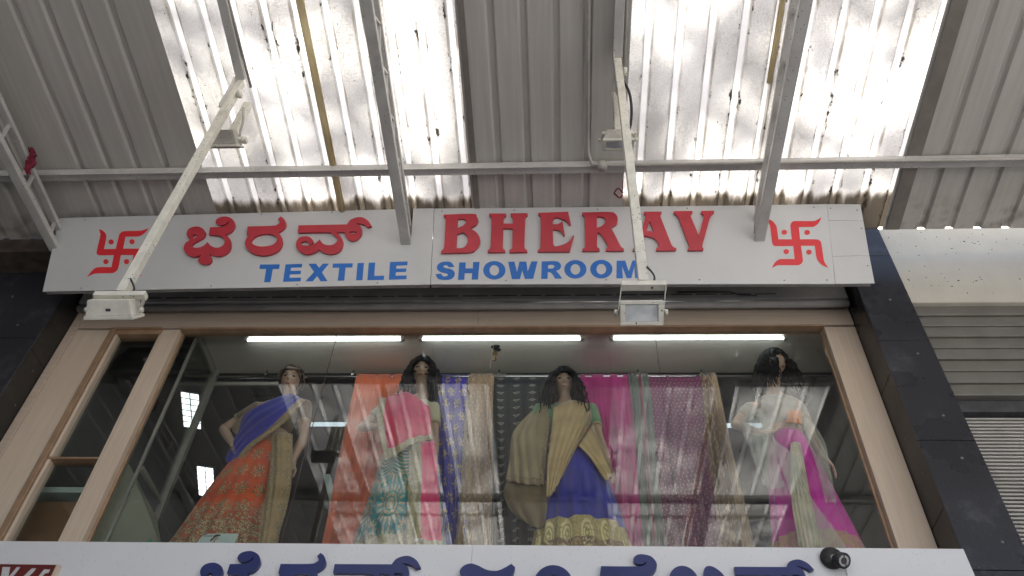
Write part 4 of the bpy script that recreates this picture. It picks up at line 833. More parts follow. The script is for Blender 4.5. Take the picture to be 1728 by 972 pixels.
def reuse(nm, iL, XL, iR, XR, iT, ZT):
    L = gl[nm]; a, b, t = L[0][iL], L[0][iR], L[0][iT]; s = (XR - XL) / (b[0] - a[0])
    navy([[(XL + (u - a[0]) * s, ZT + (w - t[1]) * s, k) for u, w, k in q] for q in L])
reuse('bhai', 0, -2.022, 35, -1.6956, 33, 4.079)
reuse('ra', 0, -1.5765, 7, -1.3224, 5, 4.0737)
reuse('va', 0, -1.2704, 6, -0.7847, 4, 4.0577)
reuse('va', 0, 0.930, 6, 1.354, 4, 4.063)
el = lambda cx, cz, rx, rz, n=14: [(cx + rx * math.cos(2 * PI * k / n), cz + rz * math.sin(2 * PI * k / n), 1) for k in range(n)]
navy([[(-.566, 3.965, 1), (-.55, 4.002, 1), (-.51, 4.019, 1), (-.467, 4.007, 1), (-.416, 3.982, 1), (-.362, 3.977, 1), (-.318, 3.997, 1), (-.284, 4.02, 0), (-.262, 4.0, 0), (-.275, 3.955, 1), (-.31, 3.92, 1), (-.28, 3.86, 1), (-.32, 3.79, 1), (-.42, 3.77, 1), (-.52, 3.79, 1), (-.56, 3.86, 1), (-.54, 3.92, 1)], el(-.42, 3.855, .075, .045)])
navy([el(-.052, 3.90, .107, .115), el(-.052, 3.90, .05, .06)])
navy([[(.200, 3.945, 0), (.209, 4.012, 0), (.37, 4.013, 1), (.44, 4.018, 1), (.462, 4.045, 0), (.43, 4.026, 1), (.395, 4.036, 1), (.389, 4.06, 1), (.41, 4.082, 1), (.442, 4.087, 1), (.49, 4.072, 1), (.514, 4.03, 1), (.50, 3.985, 1), (.46, 3.95, 0), (.515, 3.90, 1), (.515, 3.83, 1), (.45, 3.775, 1), (.36, 3.76, 1), (.25, 3.78, 1), (.2, 3.85, 1), (.225, 3.93, 0)], el(.36, 3.87, .1, .055)])
navy([el(.65, 3.925, .080, .095), el(.65, 3.90, .035, .04)])
navy([[(.762, 3.976, 1), (.770, 4.007, 1), (.792, 4.021, 1), (.824, 4.012, 1), (.862, 3.975, 1), (.88, 3.92, 1), (.85, 3.86, 1), (.80, 3.85, 1), (.79, 3.90, 1), (.775, 3.94, 1)]])
# small maroon panel at the lower left with white lettering
mp = thing('maroon_panel', (-3.1, -0.345, 3.6), 'small maroon sign panel with white letters at the lower left corner', 'sign')
box('panel', (-4.6, -0.362, 3.60), (-2.862, -0.3365, 3.980), 'maroon_panel', mp)
box('edge_strip', (-2.861, -0.364, 3.60), (-2.842, -0.3365, 3.981), 'beige_laminate', mp)
mfr = (Vector((0, -0.362, 0)), EX, Vector((0, 0, 1)), Vector((0, -1, 0)))
for L in ([(-3.17, 3.962), (-3.125, 3.962), (-3.105, 3.90), (-3.085, 3.962), (-3.065, 3.962), (-3.095, 3.85), (-3.13, 3.85)], [(-3.055, 3.84), (-2.995, 3.955), (-2.97, 3.955), (-2.975, 3.935), (-3.02, 3.84)], [(-2.955, 3.84), (-2.92, 3.95), (-2.885, 3.95), (-2.885, 3.93), (-2.905, 3.925), (-2.93, 3.84)]):
    flat_shape('printed_letter', [L], 'sign_white', mp, mfr, 0.0015)
# round black vent on the board
vt = thing('round_spot_lamp', (1.478, -0.345, 4.074), 'small black round spotlight with a ring of white print on the lower board', 'lamp')
MB().disc((1.468, -0.341, 4.082), 0.062, -0.020, (0, 1, 0), 28).build('base_disc', 'black_cable', vt, True)
MB().ell((1.478, -0.362, 4.078), (0.022, 0.012, 0.02)).build('boss', 'grey_conduit', vt, True)
ax = Vector((0.28, -0.72, -0.63)).normalized(); c0 = Vector((1.482, -0.366, 4.074)); c1 = c0 + ax * 0.075
MB().tube([c0, c0 + ax * 0.02, c0 + ax * 0.03, c1], [0.022, 0.024, 0.040, 0.043], 24).build('head', 'black_cable', vt, True)
sx = ax.cross(Vector((0, 0, 1))).normalized(); sy = sx.cross(ax)
mb = MB()
for k in range(22):
    if k in (5, 14): continue
    t = 2 * PI * k / 22; dr = sx * math.cos(t) + sy * math.sin(t)
    mb.bar(c1 + dr * 0.019 + ax * 0.0012, c1 + dr * 0.030 + ax * 0.0012, 0.0042, 0.0012, ax)
mb.build('print_ring', 'sign_white', vt)
MB().disc(c1 + ax * 0.0004, 0.016, 0.001, ax, 18).build('lens', 'eye_dark', vt)

# ------------------------------------------------------------------ flood lights on drop poles
def flood(name, c, n, w, hh, dp, label, pole_xy, pole_top, pole_bot, cross=True, off=(0, 0, 0), sticker=False):
    c = Vector(c); n = Vector(n).normalized(); ex = Vector((1, 0, 0)); t = n.cross(ex).normalized()
    if t.z < 0: t = -t
    root = thing(name, tuple(c), label, 'flood light', 'flood lights hanging from the canopy')
    def fbx(nm, u0, u1, w0, w1, d0, d1, mat, k=1.0, b=0.003):
        V = []
        for d, s in ((d0, 1.0), (d1, k)):
            for u, q in ((u0, w0), (u1, w0), (u1, w1), (u0, w1)): V.append(tuple(c + ex * u * s + t * q * s + n * d))
        o = mesh(nm, V, [(0, 1, 2, 3), (7, 6, 5, 4), (0, 4, 5, 1), (1, 5, 6, 2), (2, 6, 7, 3), (3, 7, 4, 0)], mat, root)
        bm = bmesh.new(); bm.from_mesh(o.data); bmesh.ops.recalc_face_normals(bm, faces=bm.faces); bm.to_mesh(o.data); bm.free()
        return bev(o, b)
    W2, H2 = w / 2, hh / 2
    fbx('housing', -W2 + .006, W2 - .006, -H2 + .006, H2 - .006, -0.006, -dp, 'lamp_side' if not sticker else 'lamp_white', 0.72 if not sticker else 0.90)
    fbx('reflector', -W2 + .026, W2 - .026, -H2 + .02, H2 - .02, -0.0055, 0.001, 'reflector')
    for nm, a in (('rim', (-W2, W2, H2 - .018, H2)), ('rim', (-W2, W2, -H2, -H2 + .018)), ('rim', (-W2, -W2 + .024, -H2 + .0185, H2 - .0185)), ('rim', (W2 - .024, W2, -H2 + .0185, H2 - .0185))):
        fbx(nm, *a, -0.005, 0.012, 'lamp_white')
    fbx('lens', -W2 + .025, W2 - .025, -H2 + .019, H2 - .019, 0.002, 0.006, 'lamp_glass', 1.0, 0.001)
    # bracket: two side straps up to the cross bar
    px, py = pole_xy; cb = Vector((px, py, pole_bot))
    for s in (-1, 1):
        pv = c + ex * s * (W2 + 0.006) - n * dp * 0.35
        MB().bar(pv, (cb.x + s * (W2 + 0.006), cb.y, cb.z - 0.012), 0.004, 0.022, (0, 1, 0)).build('strap', 'lamp_side', root)
        MB().disc(pv + ex * s * 0.002, 0.013, s * 0.016, ex, 12).build('bolt', 'lamp_white', root, True)
    bev(MB().box((cb.x - W2 - 0.008, cb.y - 0.020, cb.z - 0.030), (cb.x + W2 + 0.008, cb.y + 0.020, cb.z - 0.0005)).build('cross_bar', 'lamp_white', root), 0.002)
    bev(MB().box((px - 0.0235, py - 0.0235, pole_bot), (px + 0.0235, py + 0.0235, pole_top)).build('pole', 'lamp_white', root), 0.003)
    if sticker:
        q = c - n * dp * 0.45 - t * (H2 * 0.86 + 0.001)
        fbx('print_mark', -0.012, 0.012, -H2 * 0.875 - 0.0022, -H2 * 0.80, -dp * 0.50, -dp * 0.34, 'dark_metal', 1.0, 0.0005)
    return root
fr_ = flood('flood_light', (0.360, -1.975, 4.333), (0.0, -0.62, -0.78), 0.192, 0.112, 0.09, 'speckled white flood light facing down, on the pole over the word SHOWROOM', (0.384, -1.97), 6.735, 4.535)
fl_ = flood('flood_light', (-2.204, -1.800, 4.514), (0.0, 0.80, -0.60), 0.245, 0.125, 0.085, 'white flood light seen from behind, on the pole over the left emblem', (-2.175, -1.87), 6.735, 4.60, sticker=True)
fu_ = flood('flood_light', (-2.199, -1.680, 6.243), (0.0, 0.78, -0.62), 0.225, 0.12, 0.10, 'grey flood light high up in front of the left translucent bay', (-2.17, -1.70), 6.735, 6.29)
fv_ = flood('flood_light', (0.366, -1.700, 6.152), (0.0, 0.35, -0.94), 0.20, 0.11, 0.09, 'grey flood light high up beside the right translucent bay', (0.376, -1.72), 6.735, 6.24)
# small ballast box and tube on the left lamp
MB().tube([(-2.288, -1.830, 4.590), (-2.220, -1.830, 4.590)], 0.019, 12).build('ballast_tube', 'lamp_white', fl_, True)
MB().bar((-2.239, -1.860, 4.618), (-2.198, -1.820, 4.600), 0.016, 0.010).build('strut', 'grey_conduit', fl_)

def roof_arm(x, y1, label, shift=0.0):
    t = thing('roof_bracket', (x, y1, 6.74), label, 'bracket', 'steel arms holding the flood light poles')
    ya = -4.2
    V0, V1 = (x, y1 - 0.02, zr(y1) - 0.062), (x + shift, ya, zr(ya) - 0.062)
    bev(MB().bar(V0, V1, 0.062, 0.036).build('channel', 'white_steel', t), 0.003)
    MB().tube([(x + 0.046, y1 + 0.05, zr(y1) - 0.05), (x + 0.044, y1 - 0.6, zr(y1 - 0.6) - 0.05), (x + 0.05 + shift, ya, zr(ya) - 0.05)], 0.010, 8).build('conduit', 'grey_conduit', t, True)
    bev(MB().box((x - 0.030, y1 - 0.055, 6.36), (x - 0.0245, y1 + 0.045, zr(y1) - 0.08)).build('gusset', 'white_steel', t), 0.001, 1)
    MB().disc((x + 0.030, y1 - 0.01, 6.56), 0.030, 0.020, (1, 0, 0), 14).build('junction_box', 'lamp_white', t, True)
    return t
a1 = roof_arm(-2.17, -1.87, 'steel arm under the roof above the left flood lights', 0.05)
a2 = roof_arm(0.384, -1.97, 'steel arm under the roof above the right flood lights')
# loose flex by the lamps
o = MB().tube(spline([(-2.115, -1.80, 6.52), (-2.10, -1.76, 6.42), (-2.105, -1.72, 6.33), (-2.10, -1.69, 6.28), (-2.09, -1.68, 6.22)], 6), 0.008, 8).build('flex_cable', 'grey_conduit', None, True, org=(-2.10, -1.72, 6.4)); setp(o, 'short bent grey flex beside the upper left flood light', 'cable')
o = MB().tube(spline([(0.415, -1.92, 6.56), (0.452, -1.86, 6.50), (0.462, -1.80, 6.40), (0.452, -1.75, 6.30), (0.432, -1.72, 6.24)], 6), 0.009, 8).build('flex_cable', 'black_cable', None, True, org=(0.44, -1.8, 6.4)); setp(o, 'black looped flex beside the upper right flood light', 'cable')
for pts, r_, mt, lb in (([(0.352, -1.95, 6.60), (0.345, -1.88, 6.45), (0.35, -1.80, 6.36), (0.345, -1.74, 6.27)], 0.006, 'grey_conduit', 'thin grey wire on the left side of the upper right flood light'),
                        ([(-2.205, -1.90, 6.70), (-2.225, -1.885, 6.58), (-2.212, -1.892, 6.46), (-2.206, -1.898, 6.36)], 0.005, 'grey_conduit', 'thin grey wire along the top of the left lamp pole'),
                        ([(0.405, -2.0, 4.62), (0.435, -1.99, 4.56), (0.42, -1.97, 4.50)], 0.005, 'black_cable', 'short black lead at the lower right flood light'),
                        ([(-2.15, -1.90, 4.68), (-2.115, -1.88, 4.62), (-2.13, -1.85, 4.57)], 0.005, 'black_cable', 'short black lead at the lower left flood light')):
    o = MB().tube(spline(pts, 6), r_, 6).build('lamp_wire', mt, None, True, org=pts[0]); setp(o, lb, 'cable')
jb = thing('junction_conduit', (0.20, -1.23, 6.68), 'thin grey conduit running down the middle roof panel and along the purlin', 'conduit')
cz = lambda y: zr(y) - 0.024
MB().tube([(0.186, -4.2, cz(-3.66)), (0.190, -2.3, cz(-2.3)), (0.200, -1.32, cz(-1.32)), (0.205, -1.25, cz(-1.25) - 0.02), (0.23, -1.205, 6.672), (0.30, -1.195, 6.672)] + [(x, -1.190, 6.676) for x in (0.6, 2.0, 5.0)], 0.0125, 10).build('pipe', 'grey_conduit', jb, True)
MB().disc((0.30, -1.195, 6.64), 0.036, 0.05, (0, 0, 1), 14).build('junction_box', 'grey_conduit', jb, True)
# red rag on the left truss and red thread loop under the conduit
random.seed(11); mb = MB(); base = [(-3.868, -1.360, 6.709), (-3.824, -1.340, 6.637), (-3.815, -1.320, 6.551), (-3.800, -1.300, 6.475)]
ww = [0.010, 0.030, 0.036, 0.012]; V, F = [], []
sp = spline([Vector(p) for p in base], 5); nn = len(sp)
for i, p in enumerate(sp):
    t = i / (nn - 1) * 3; k = min(2, int(t)); wd = ww[k] + (ww[k + 1] - ww[k]) * (t - k)
    for j in range(7):
        a = (j / 6 - 0.5) * 2; V.append((p.x + a * wd + random.gauss(0, .003), p.y - 0.03 + 0.014 * math.cos(a * 4 + i) + random.gauss(0, .004), p.z + random.gauss(0, .004)))
F = [(r * 7 + c, r * 7 + c + 1, r * 7 + c + 8, r * 7 + c + 7) for r in range(nn - 1) for c in range(6)]
o = mesh('red_rag', V, F, 'red_cloth', None, None, True, org=base[0]); setp(o, 'torn crimson rag tied to the left truss', 'rag'); s_ = o.modifiers.new('t', 'SOLIDIFY'); s_.thickness = 0.006
cx_, cy_, cz_ = (0.429, -0.950, 6.668)
o = MB().tube([(cx_ + 0.033 * math.cos(t * 0.35), cy_ + 0.01 * math.sin(t), cz_ + 0.045 * math.sin(t * 0.35)) for t in range(1, 17)], 0.006, 6).build('red_thread', 'red_cloth', None, True, org=(cx_, cy_, cz_)); setp(o, 'small loop of red thread hanging above the letters RA', 'thread')
o = MB().tube([(cx_ + 0.03, cy_, cz_ + 0.03), (cx_ + 0.03, cy_ - 0.05, zr(cy_ - 0.05) - 0.002)], 0.002, 5).build('thread_tail', 'red_cloth', None, True, org=(cx_, cy_, cz_)); setp(o, 'thin upright thread that holds the red loop to the roof', 'thread')

# ================================================================== THE DISPLAY
# fluorescent tubes under the display ceiling
for (xa, xb, lb) in ((-2.493, -1.262, 'lit fluorescent tube at the top left of the window'), (-1.09, 0.150, 'lit fluorescent tube at the top middle of the window above the hanging charm'), (0.405, 1.705, 'lit fluorescent tube at the top right of the window')):
    t = thing('fluorescent_tube', ((xa + xb) / 2, 0.11, 6.23), lb, 'tube light', 'fluorescent tubes along the top of the window')
    MB().tube([(xa, 0.105, 6.212), (xb, 0.105, 6.212)], 0.0105, 12).build('tube', 'tube_light', t, True)
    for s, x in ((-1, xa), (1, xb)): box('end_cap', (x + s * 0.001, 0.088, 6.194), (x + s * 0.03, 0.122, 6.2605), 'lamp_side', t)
    box('batten', (xa + 0.002, 0.090, 6.242), (xb - 0.002, 0.120, 6.2605), 'lamp_white', t)
# rail with brackets
rail = thing('garment_rail', (-0.3, 0.52, 6.19), 'chrome garment rail across the back of the display with cloth hanging from it', 'rail')
MB().tube([(-2.86, 0.52, 6.19), (2.33, 0.52, 6.19)], 0.011, 10).build('rod', 'chrome', rail, True)
for x in (-2.45, -2.28, -1.72, -0.51, 0.62, 1.13, 1.80):
    MB().tube([(x, 0.52, 6.203), (x, 0.52, 6.261)], 0.006, 8).build('hanger_bolt', 'dark_metal', rail, True)
    bev(MB().box((x - 0.014, 0.505, 6.204), (x + 0.014, 0.535, 6.226)).build('clamp', 'chrome', rail), 0.004)
for x in (-0.56, 0.56, 1.10): bev(MB().box((x, 0.50, 6.175), (x + 0.11, 0.508, 6.205)).build('clip', 'chrome', rail), 0.003)
# aluminium side frame of the display box
af = thing('aluminium_side_frame', (-2.9, 0.3, 4.33), 'grey aluminium frame closing the left end of the display', 'frame')
for a, b in (((-2.91, 0.50, 4.33), (-2.865, 0.55, 6.262)), ((-2.91, 0.06, 4.33), (-2.89, 0.085, 6.20)), ((-2.91, 0.086, 6.20), (-2.882, 0.499, 6.262)), ((-2.908, 0.086, 4.95), (-2.884, 0.499, 4.985)), ((-2.864, 0.515, 6.10), (-2.20, 0.535, 6.135))):
    bev(MB().box(a, b).build('profile', 'aluminium', af), 0.003)
box('glass_pane', (-2.899, 0.087, 4.986), (-2.895, 0.498, 6.198), 'window_glass', af)
# room lights seen through the glass
def louvre(px, py, label, on, rot):
    t = thing('louvre_light', (px, py, 6.9), label, 'ceiling light', 'louvre lights on the room ceiling')
    mt = 'louvre_light' if on else 'dim_louvre'
    ex, ey = Vector((math.cos(rot), math.sin(rot), 0)), Vector((-math.sin(rot), math.cos(rot), 0)); c = Vector((px, py, 6.885))
    MB().bar(c - ey * 0.30, c + ey * 0.30, 0.20, 0.026, (0, 0, 1)).build('tray', 'dark_metal', t)
    for i in range(6):
        q = c + ey * (-0.235 + 0.094 * i) - Vector((0, 0, 0.016))
        for s in (-0.045, 0.045): MB().bar(q + ex * s - ey * 0.036, q + ex * s + ey * 0.036, 0.076, 0.006, (0, 0, 1)).build('cell', mt, t)
louvre(*(-3.893, 2.991), 'lit louvre ceiling light seen left of the orange saree skirt', True, 0.25)
louvre(*(-3.688, 1.782), 'lit louvre ceiling light seen behind the aluminium frame at the left', True, 0.25)
louvre(*(-2.921, 1.461), 'unlit louvre ceiling light seen beside the head of the blue-draped mannequin', False, 0.0)
for a, b, lb in (((-2.557, 1.940, 6.830), (-2.047, 1.938, 6.830), 'pale tube light deep in the room left of the orange cloth'), ((1.476, 1.945, 6.830), (1.929, 1.943, 6.830), 'pale tube light deep in the room right of the maroon cloth')):
    t = thing('room_tube_light', tuple((Vector(a) + Vector(b)) / 2), lb, 'tube light', 'tube lights deep in the room')
    MB().tube([a, b], 0.022, 8).build('tube', 'room_tube', t, True)
    MB().bar(Vector(a) + Vector((0, 0.03, 0.034)), Vector(b) + Vector((0, 0.03, 0.034)), 0.05, 0.03).build('batten', 'dim_louvre', t)
# odds and ends behind the side panes
o = box('carton', (-3.80, 0.25, 4.33), (-2.98, 0.55, 4.80), 'carton', None, 0.006); setp(o, 'brown carton standing behind the narrow left pane', 'box')
o = box('white_shelf', (-3.80, 0.20, 4.84), (-2.96, 0.46, 4.885), 'card_white', None, 0.004); setp(o, 'white shelf board behind the narrow left pane above the carton', 'shelf')
o = box('shelf_post', (-3.83, 0.2, 4.33), (-3.801, 0.46, 5.2), 'aluminium', None, 0.003); setp(o, 'upright of the white shelf behind the narrow left pane', 'post')
V = [(-3.027, 0.120, 4.369), (-2.733, 0.450, 4.569), (-2.858, 0.450, 4.813), (-3.020, 0.120, 5.026)]
V2 = [(x, y + 0.02, z) for x, y, z in V]
o = mesh('grey_board', V + V2, [(0, 1, 2, 3), (7, 6, 5, 4), (0, 4, 5, 1), (1, 5, 6, 2), (2, 6, 7, 3), (3, 7, 4, 0)], 'grey_board', None, None, False, org=V[0]); setp(o, 'slanting olive grey board at the lower left corner of the window', 'board')
V = [(-1.539, 0.600, 4.672), (-1.477, 0.600, 4.673), (-1.788, 0.750, 5.393), (-1.844, 0.750, 5.393)]
o = mesh('slanting_board', V + [(x, y + .03, z) for x, y, z in V], [(0, 1, 2, 3), (7, 6, 5, 4), (0, 4, 5, 1), (1, 5, 6, 2), (2, 6, 7, 3), (3, 7, 4, 0)], 'card_white', None, None, False, org=V[0]); setp(o, 'pale narrow board leaning in the dark left of the orange cloth', 'board')
random.seed(21); mb = MB()
for k in range(26): mb.ell((-2.62 + random.gauss(0, .085), 0.06 + random.random() * .03, 4.345 + abs(random.gauss(0, .022))), (0.012 + random.random() * .02, .012, 0.006 + random.random() * .012), 7, 5)
o = mb.build('green_scrap', 'green_cloth', None, True, org=(-2.62, .07, 4.34)); setp(o, 'crumpled bright green cloth on the sill at the lower left of the window', 'cloth')
# printed card
card = thing('printed_card', (-2.15, 0.05, 4.33), 'pale blue card with a dark-haired head printed on it, against the orange skirt hem', 'card')
cfr = (Vector((-2.155, 0.012, 4.33)), EX, Vector((0, 0.18, 0.984)).normalized(), Vector((0, -0.984, 0.18)))
flat_shape('card', [[(-.125, -.0, 0), (-.122, .05, 1), (-.105, .082, 1), (-.075, .094, 1), (-.04, .097, 0), (.108, .099, 0), (.118, .095, 0), (.112, .0, 0)]], 'card_white', card, cfr, 0.003)
c2 = (cfr[0] + cfr[3] * 0.0032, cfr[1], cfr[2], cfr[3])
flat_shape('printed_hair', [[(-.048, .035, 1), (-.046, .055, 1), (-.038, .062, 1), (-.038, .078, 1), (-.02, .088, 1), (0, .087, 1), (.002, .078, 1), (-.018, .073, 1), (-.03, .062, 1), (-.036, .04, 1)]], 'hair_black', card, c2, 0.001)
flat_shape('printed_face', [[(-.03, .02, 1), (-.030, .055, 1), (-.018, .071, 1), (-.006, .066, 1), (-.006, .05, 1), (-.014, .035, 1), (-.010, .015, 1), (.01, .0, 1), (-.04, .0, 1)]], 'photo_skin', card, c2, 0.001)
k = -.100
for L in ([(0, .085), (.003, .085), (.006, .073), (.009, .085), (.012, .085), (.008, .067), (.004, .067)], [(.016, .067), (.016, .085), (.019, .085), (.019, .067)], [(.023, .067), (.031, .067), (.031, .077), (.026, .079), (.026, .082), (.031, .082), (.031, .085), (.023, .085), (.023, .076), (.028, .074), (.028, .070), (.023, .070)], [(.035, .067), (.035, .085), (.039, .085), (.043, .076), (.047, .085), (.051, .085), (.051, .067), (.048, .067), (.048, .078), (.043, .069), (.038, .078), (.038, .067)]):
    flat_shape('printed_letter', [[(k + a, b) for a, b in L]], 'dim_louvre', card, c2, 0.0008)
# charm hanging behind the glass
ch = thing('hanging_charm', (-0.508, 0.07, 6.17), 'small black and tan charm on a thread hanging behind the middle pane', 'charm')
random.seed(4); mb = MB()
for k in range(9): mb.ell((-0.512 + random.gauss(0, .014), 0.075 + random.gauss(0, .005), 6.095 + random.gauss(0, .016)), (.020, .013, .016), 9, 6)
mb.build('black_bundle', 'charm_black', ch, True)
mb = MB().ell((-0.506, 0.075, 6.028), (.021, .014, .030)).ell((-0.510, 0.074, 5.968), (.022, .013, .022)); mb.build('tan_bundle', 'charm_tan', ch, True)
mb = MB()
for k in range(6): mb.ell((-0.512 + random.gauss(0, .012), 0.062, 5.962 + random.gauss(0, .012)), (.009, .006, .012), 7, 5)
mb.build('shell', 'beige_satin', ch, True)
MB().tube(spline([(-0.507, 0.07, 6.21), (-0.520, 0.060, 6.10), (-0.528, 0.060, 5.98), (-0.535, 0.066, 5.86)], 6), 0.0022, 5).build('thread', 'lamp_white', ch, True)

# ------------------------------------------------------------------ cloth lengths hanging from the rail
def hanging(name, label, top, bot, mat, folds, amp, depth=0.0, seed=0, flare=0.0):
    Y = 0.52 + depth; (xa, xb), (ba, bb) = top, bot
    t = thing(name, ((xa + xb) / 2, Y, 6.19), label, 'saree', 'sarees hanging from the display rail')
    nu, nv = 90, 34; V, UV, F = [], [], []
    for r in range(nv + 1):
        v = r / nv; z = 6.205 - v * 1.86
        for c in range(nu + 1):
            u = c / nu; x = (xa + (xb - xa) * u) * (1 - v ** 1.15) + (ba + (bb - ba) * u) * v ** 1.15
            k = amp * 1.35 * (0.25 + 0.75 * min(1, v * 2.2))
            y = Y - 0.0135 + k * (math.sin(u * folds * 2 * PI + seed + 0.6 * math.sin(v * 4 + seed)) + 0.5 * math.sin(u * folds * 9.7 + seed * 2 + v * 2.1) + 0.25 * math.sin(u * folds * 23.0 + seed - v * 1.3)) - 0.013 * min(1, v * 6)
            V.append((x + 0.004 * math.sin(v * 9 + seed), y, z)); UV.append((u, v))
    n = nu + 1
    for r in range(nv):
        for c in range(nu): a = r * n + c; F.append((a, a + n, a + n + 1, a + 1))
    o = mesh('front_fall', V, F, mat, t, UV, True); s = o.modifiers.new('t', 'SOLIDIFY'); s.thickness = 0.002
    V, UV, F = [], [], []
    for r in range(5):
        a = PI * r / 4
        for c in range(nu + 1):
            u = c / nu; V.append((xa + (xb - xa) * u, Y - 0.0135 * math.cos(a), 6.193 + 0.0135 * math.sin(a) + (0.012 if r in (0, 4) else 0.012))); UV.append((u, 0.02 * r))
    for r in range(4):
        for c in range(nu): a = r * n + c; F.append((a, a + 1, a + n + 1, a + n))
    o = mesh('top_fold', V, F, mat, t, UV, True)
    return t
HB = lambda a, b: (a, b)
hanging('hanging_saree', 'orange saree hanging left of the pink-draped mannequin', (-1.688, -1.236), (-1.638, -1.241), 'cloth_orange', 3, 0.012, 0, 1)
hanging('hanging_saree', 'royal blue saree with scattered gold sprigs hanging beside the pink mannequin', (-1.051, -0.686), (-0.863, -0.600), 'cloth_blue', 4, 0.014, 0.01, 2)
hanging('hanging_saree', 'tan brocade saree hanging between the blue and the black saree', (-0.749, -0.546), (-0.729, -0.471), 'cloth_tan', 3, 0.012, -0.006, 3)
hanging('hanging_saree', 'black saree with rows of small pale motifs behind the beige mannequin', (-0.555, -0.036), (-0.447, -0.058), 'cloth_black', 5, 0.010, 0.012, 4)
hanging('hanging_saree', 'bright magenta saree hanging right of the beige mannequin', (0.156, 0.546), (0.241, 0.538), 'cloth_magenta', 3, 0.010, 0.004, 5)
hanging('hanging_saree', 'narrow grey green saree with a pink stripe beside the magenta one', (0.537, 0.698), (0.519, 0.685), 'cloth_grey', 3, 0.012, -0.004, 6)
hanging('hanging_saree', 'maroon saree covered in tiny pale dots', (0.655, 1.140), (0.669, 1.054), 'cloth_maroon', 4, 0.012, 0.010, 7)
hanging('hanging_saree', 'beige lace saree spreading out at the bottom, right of the maroon one', (1.112, 1.234), (0.992, 1.285), 'cloth_lace', 4, 0.014, -0.008, 8)

# ------------------------------------------------------------------ mannequins
def loft(mb, rings, n=28):
    i0 = len(mb.v)
    for (x, y, z, rx, ry) in rings:
        for j in range(n):
            t = 2 * PI * j / n; mb.v.append((x + rx * math.cos(t), y + ry * math.sin(t), z))
    for k in range(len(rings) - 1):
        for j in range(n): a = i0 + k * n + j; b = i0 + k * n + (j + 1) % n; mb.f.append((a, b, b + n, a + n))
    mb.f.append(tuple(i0 + j for j in reversed(range(n)))); e = i0 + (len(rings) - 1) * n; mb.f.append(tuple(e + j for j in range(n)))
def head(mb, c, yaw, tilt, k=1.0, nu=56, nv=40):
    c = Vector(c); i0 = len(mb.v); Rz = Matrix.Rotation(yaw, 3, 'Z') @ Matrix.Rotation(tilt, 3, 'X')
    for i in range(nv + 1):
        ph = PI * i / nv
        for j in range(nu):
            t = 2 * PI * j / nu; dx, df, dz = math.sin(ph) * math.sin(t), math.sin(ph) * math.cos(t), math.cos(ph)
            x, f, z = dx * .071, df * .090, dz * .116
            if z < 0:
                q = (-z / .116) ** 1.4; x *= 1 - .34 * q
                if f < 0: f *= 1 - .45 * q
                else: f *= 1 - .05 * q
            if df > 0:
                ga = lambda a, s: math.exp(-(a / s) ** 2)
                f += .022 * ga(x, .011) * max(0, min(1, (.020 - z) / .040)) * (1 if z > -.026 else ga(z + .026, .008))
                f -= .010 * ga(abs(x) - .031, .014) * ga(z - .010, .013)
                f += .006 * ga(z - .032, .010) * ga(abs(x) - .03, .03)
                f += .007 * ga(x, .022) * (ga(z + .055, .006) + ga(z + .068, .006) * 1.1)
                f += .007 * ga(x, .02) * ga(z + .098, .016)
                f += .004 * ga(abs(x) - .042, .016) * ga(z + .022, .02)
            mb.v.append(tuple(c + (Rz @ Vector((x, -f, z))) * k))
    for i in range(nv):
        for j in range(nu): a = i0 + i * nu + j; b = i0 + i * nu + (j + 1) % nu; mb.f.append((a, b, b + nu, a + nu))
    return Rz
def hand(mb, w, d, palm_n, side, curl=0.35):
    """palm, four fingers of different length and a thumb leaving the side of the palm"""
    w, d = Vector(w), Vector(d).normalized(); k = Vector(palm_n); k = (k - d * k.dot(d)).normalized(); s = d.cross(k) * side
    for q in (-0.026, -0.009, 0.009, 0.026): mb.tube([w - d * .01 + s * q * .6, w + d * .045 + s * q, w + d * .088 + s * q], [.015, .0135, .011], 10)
    for q, L in ((-0.029, .072), (-0.0095, .086), (0.0105, .080), (0.029, .060)):
        p = w + d * .082 + s * q; pts = [p]; a = curl * .4
        for m in (.42, .33, .25):
            dr = d * math.cos(a) + k * math.sin(a) + s * q * 1.5; p = p + dr.normalized() * L * m; pts.append(p); a += curl
        mb.tube(pts, [.0092, .0088, .0080, .0062], 8)
    b = w + d * .022 - s * .026
    mb.tube([b, b + (d * .55 - s * .7 + k * .25).normalized() * .034, b + (d * .55 - s * .7 + k * .25).normalized() * .034 + (d * .9 - s * .2 + k * .35).normalized() * .030, b + (d * .55 - s * .7 + k * .25).normalized() * .034 + (d * .9 - s * .2 + k * .35).normalized() * .054], [.0135, .0108, .0092, .0068], 8)
def limb(mb, a, b, ra, rb, bulge=1.05, n=14):
    a, b = Vector(a), Vector(b); mb.tube([a + (a - b).normalized() * ra * .5, a, a.lerp(b, .35), a.lerp(b, .7), b, b + (b - a).normalized() * rb * .5], [ra * .7, ra, ra * bulge * .98, (ra * .45 + rb * .55), rb, rb * .7], n)

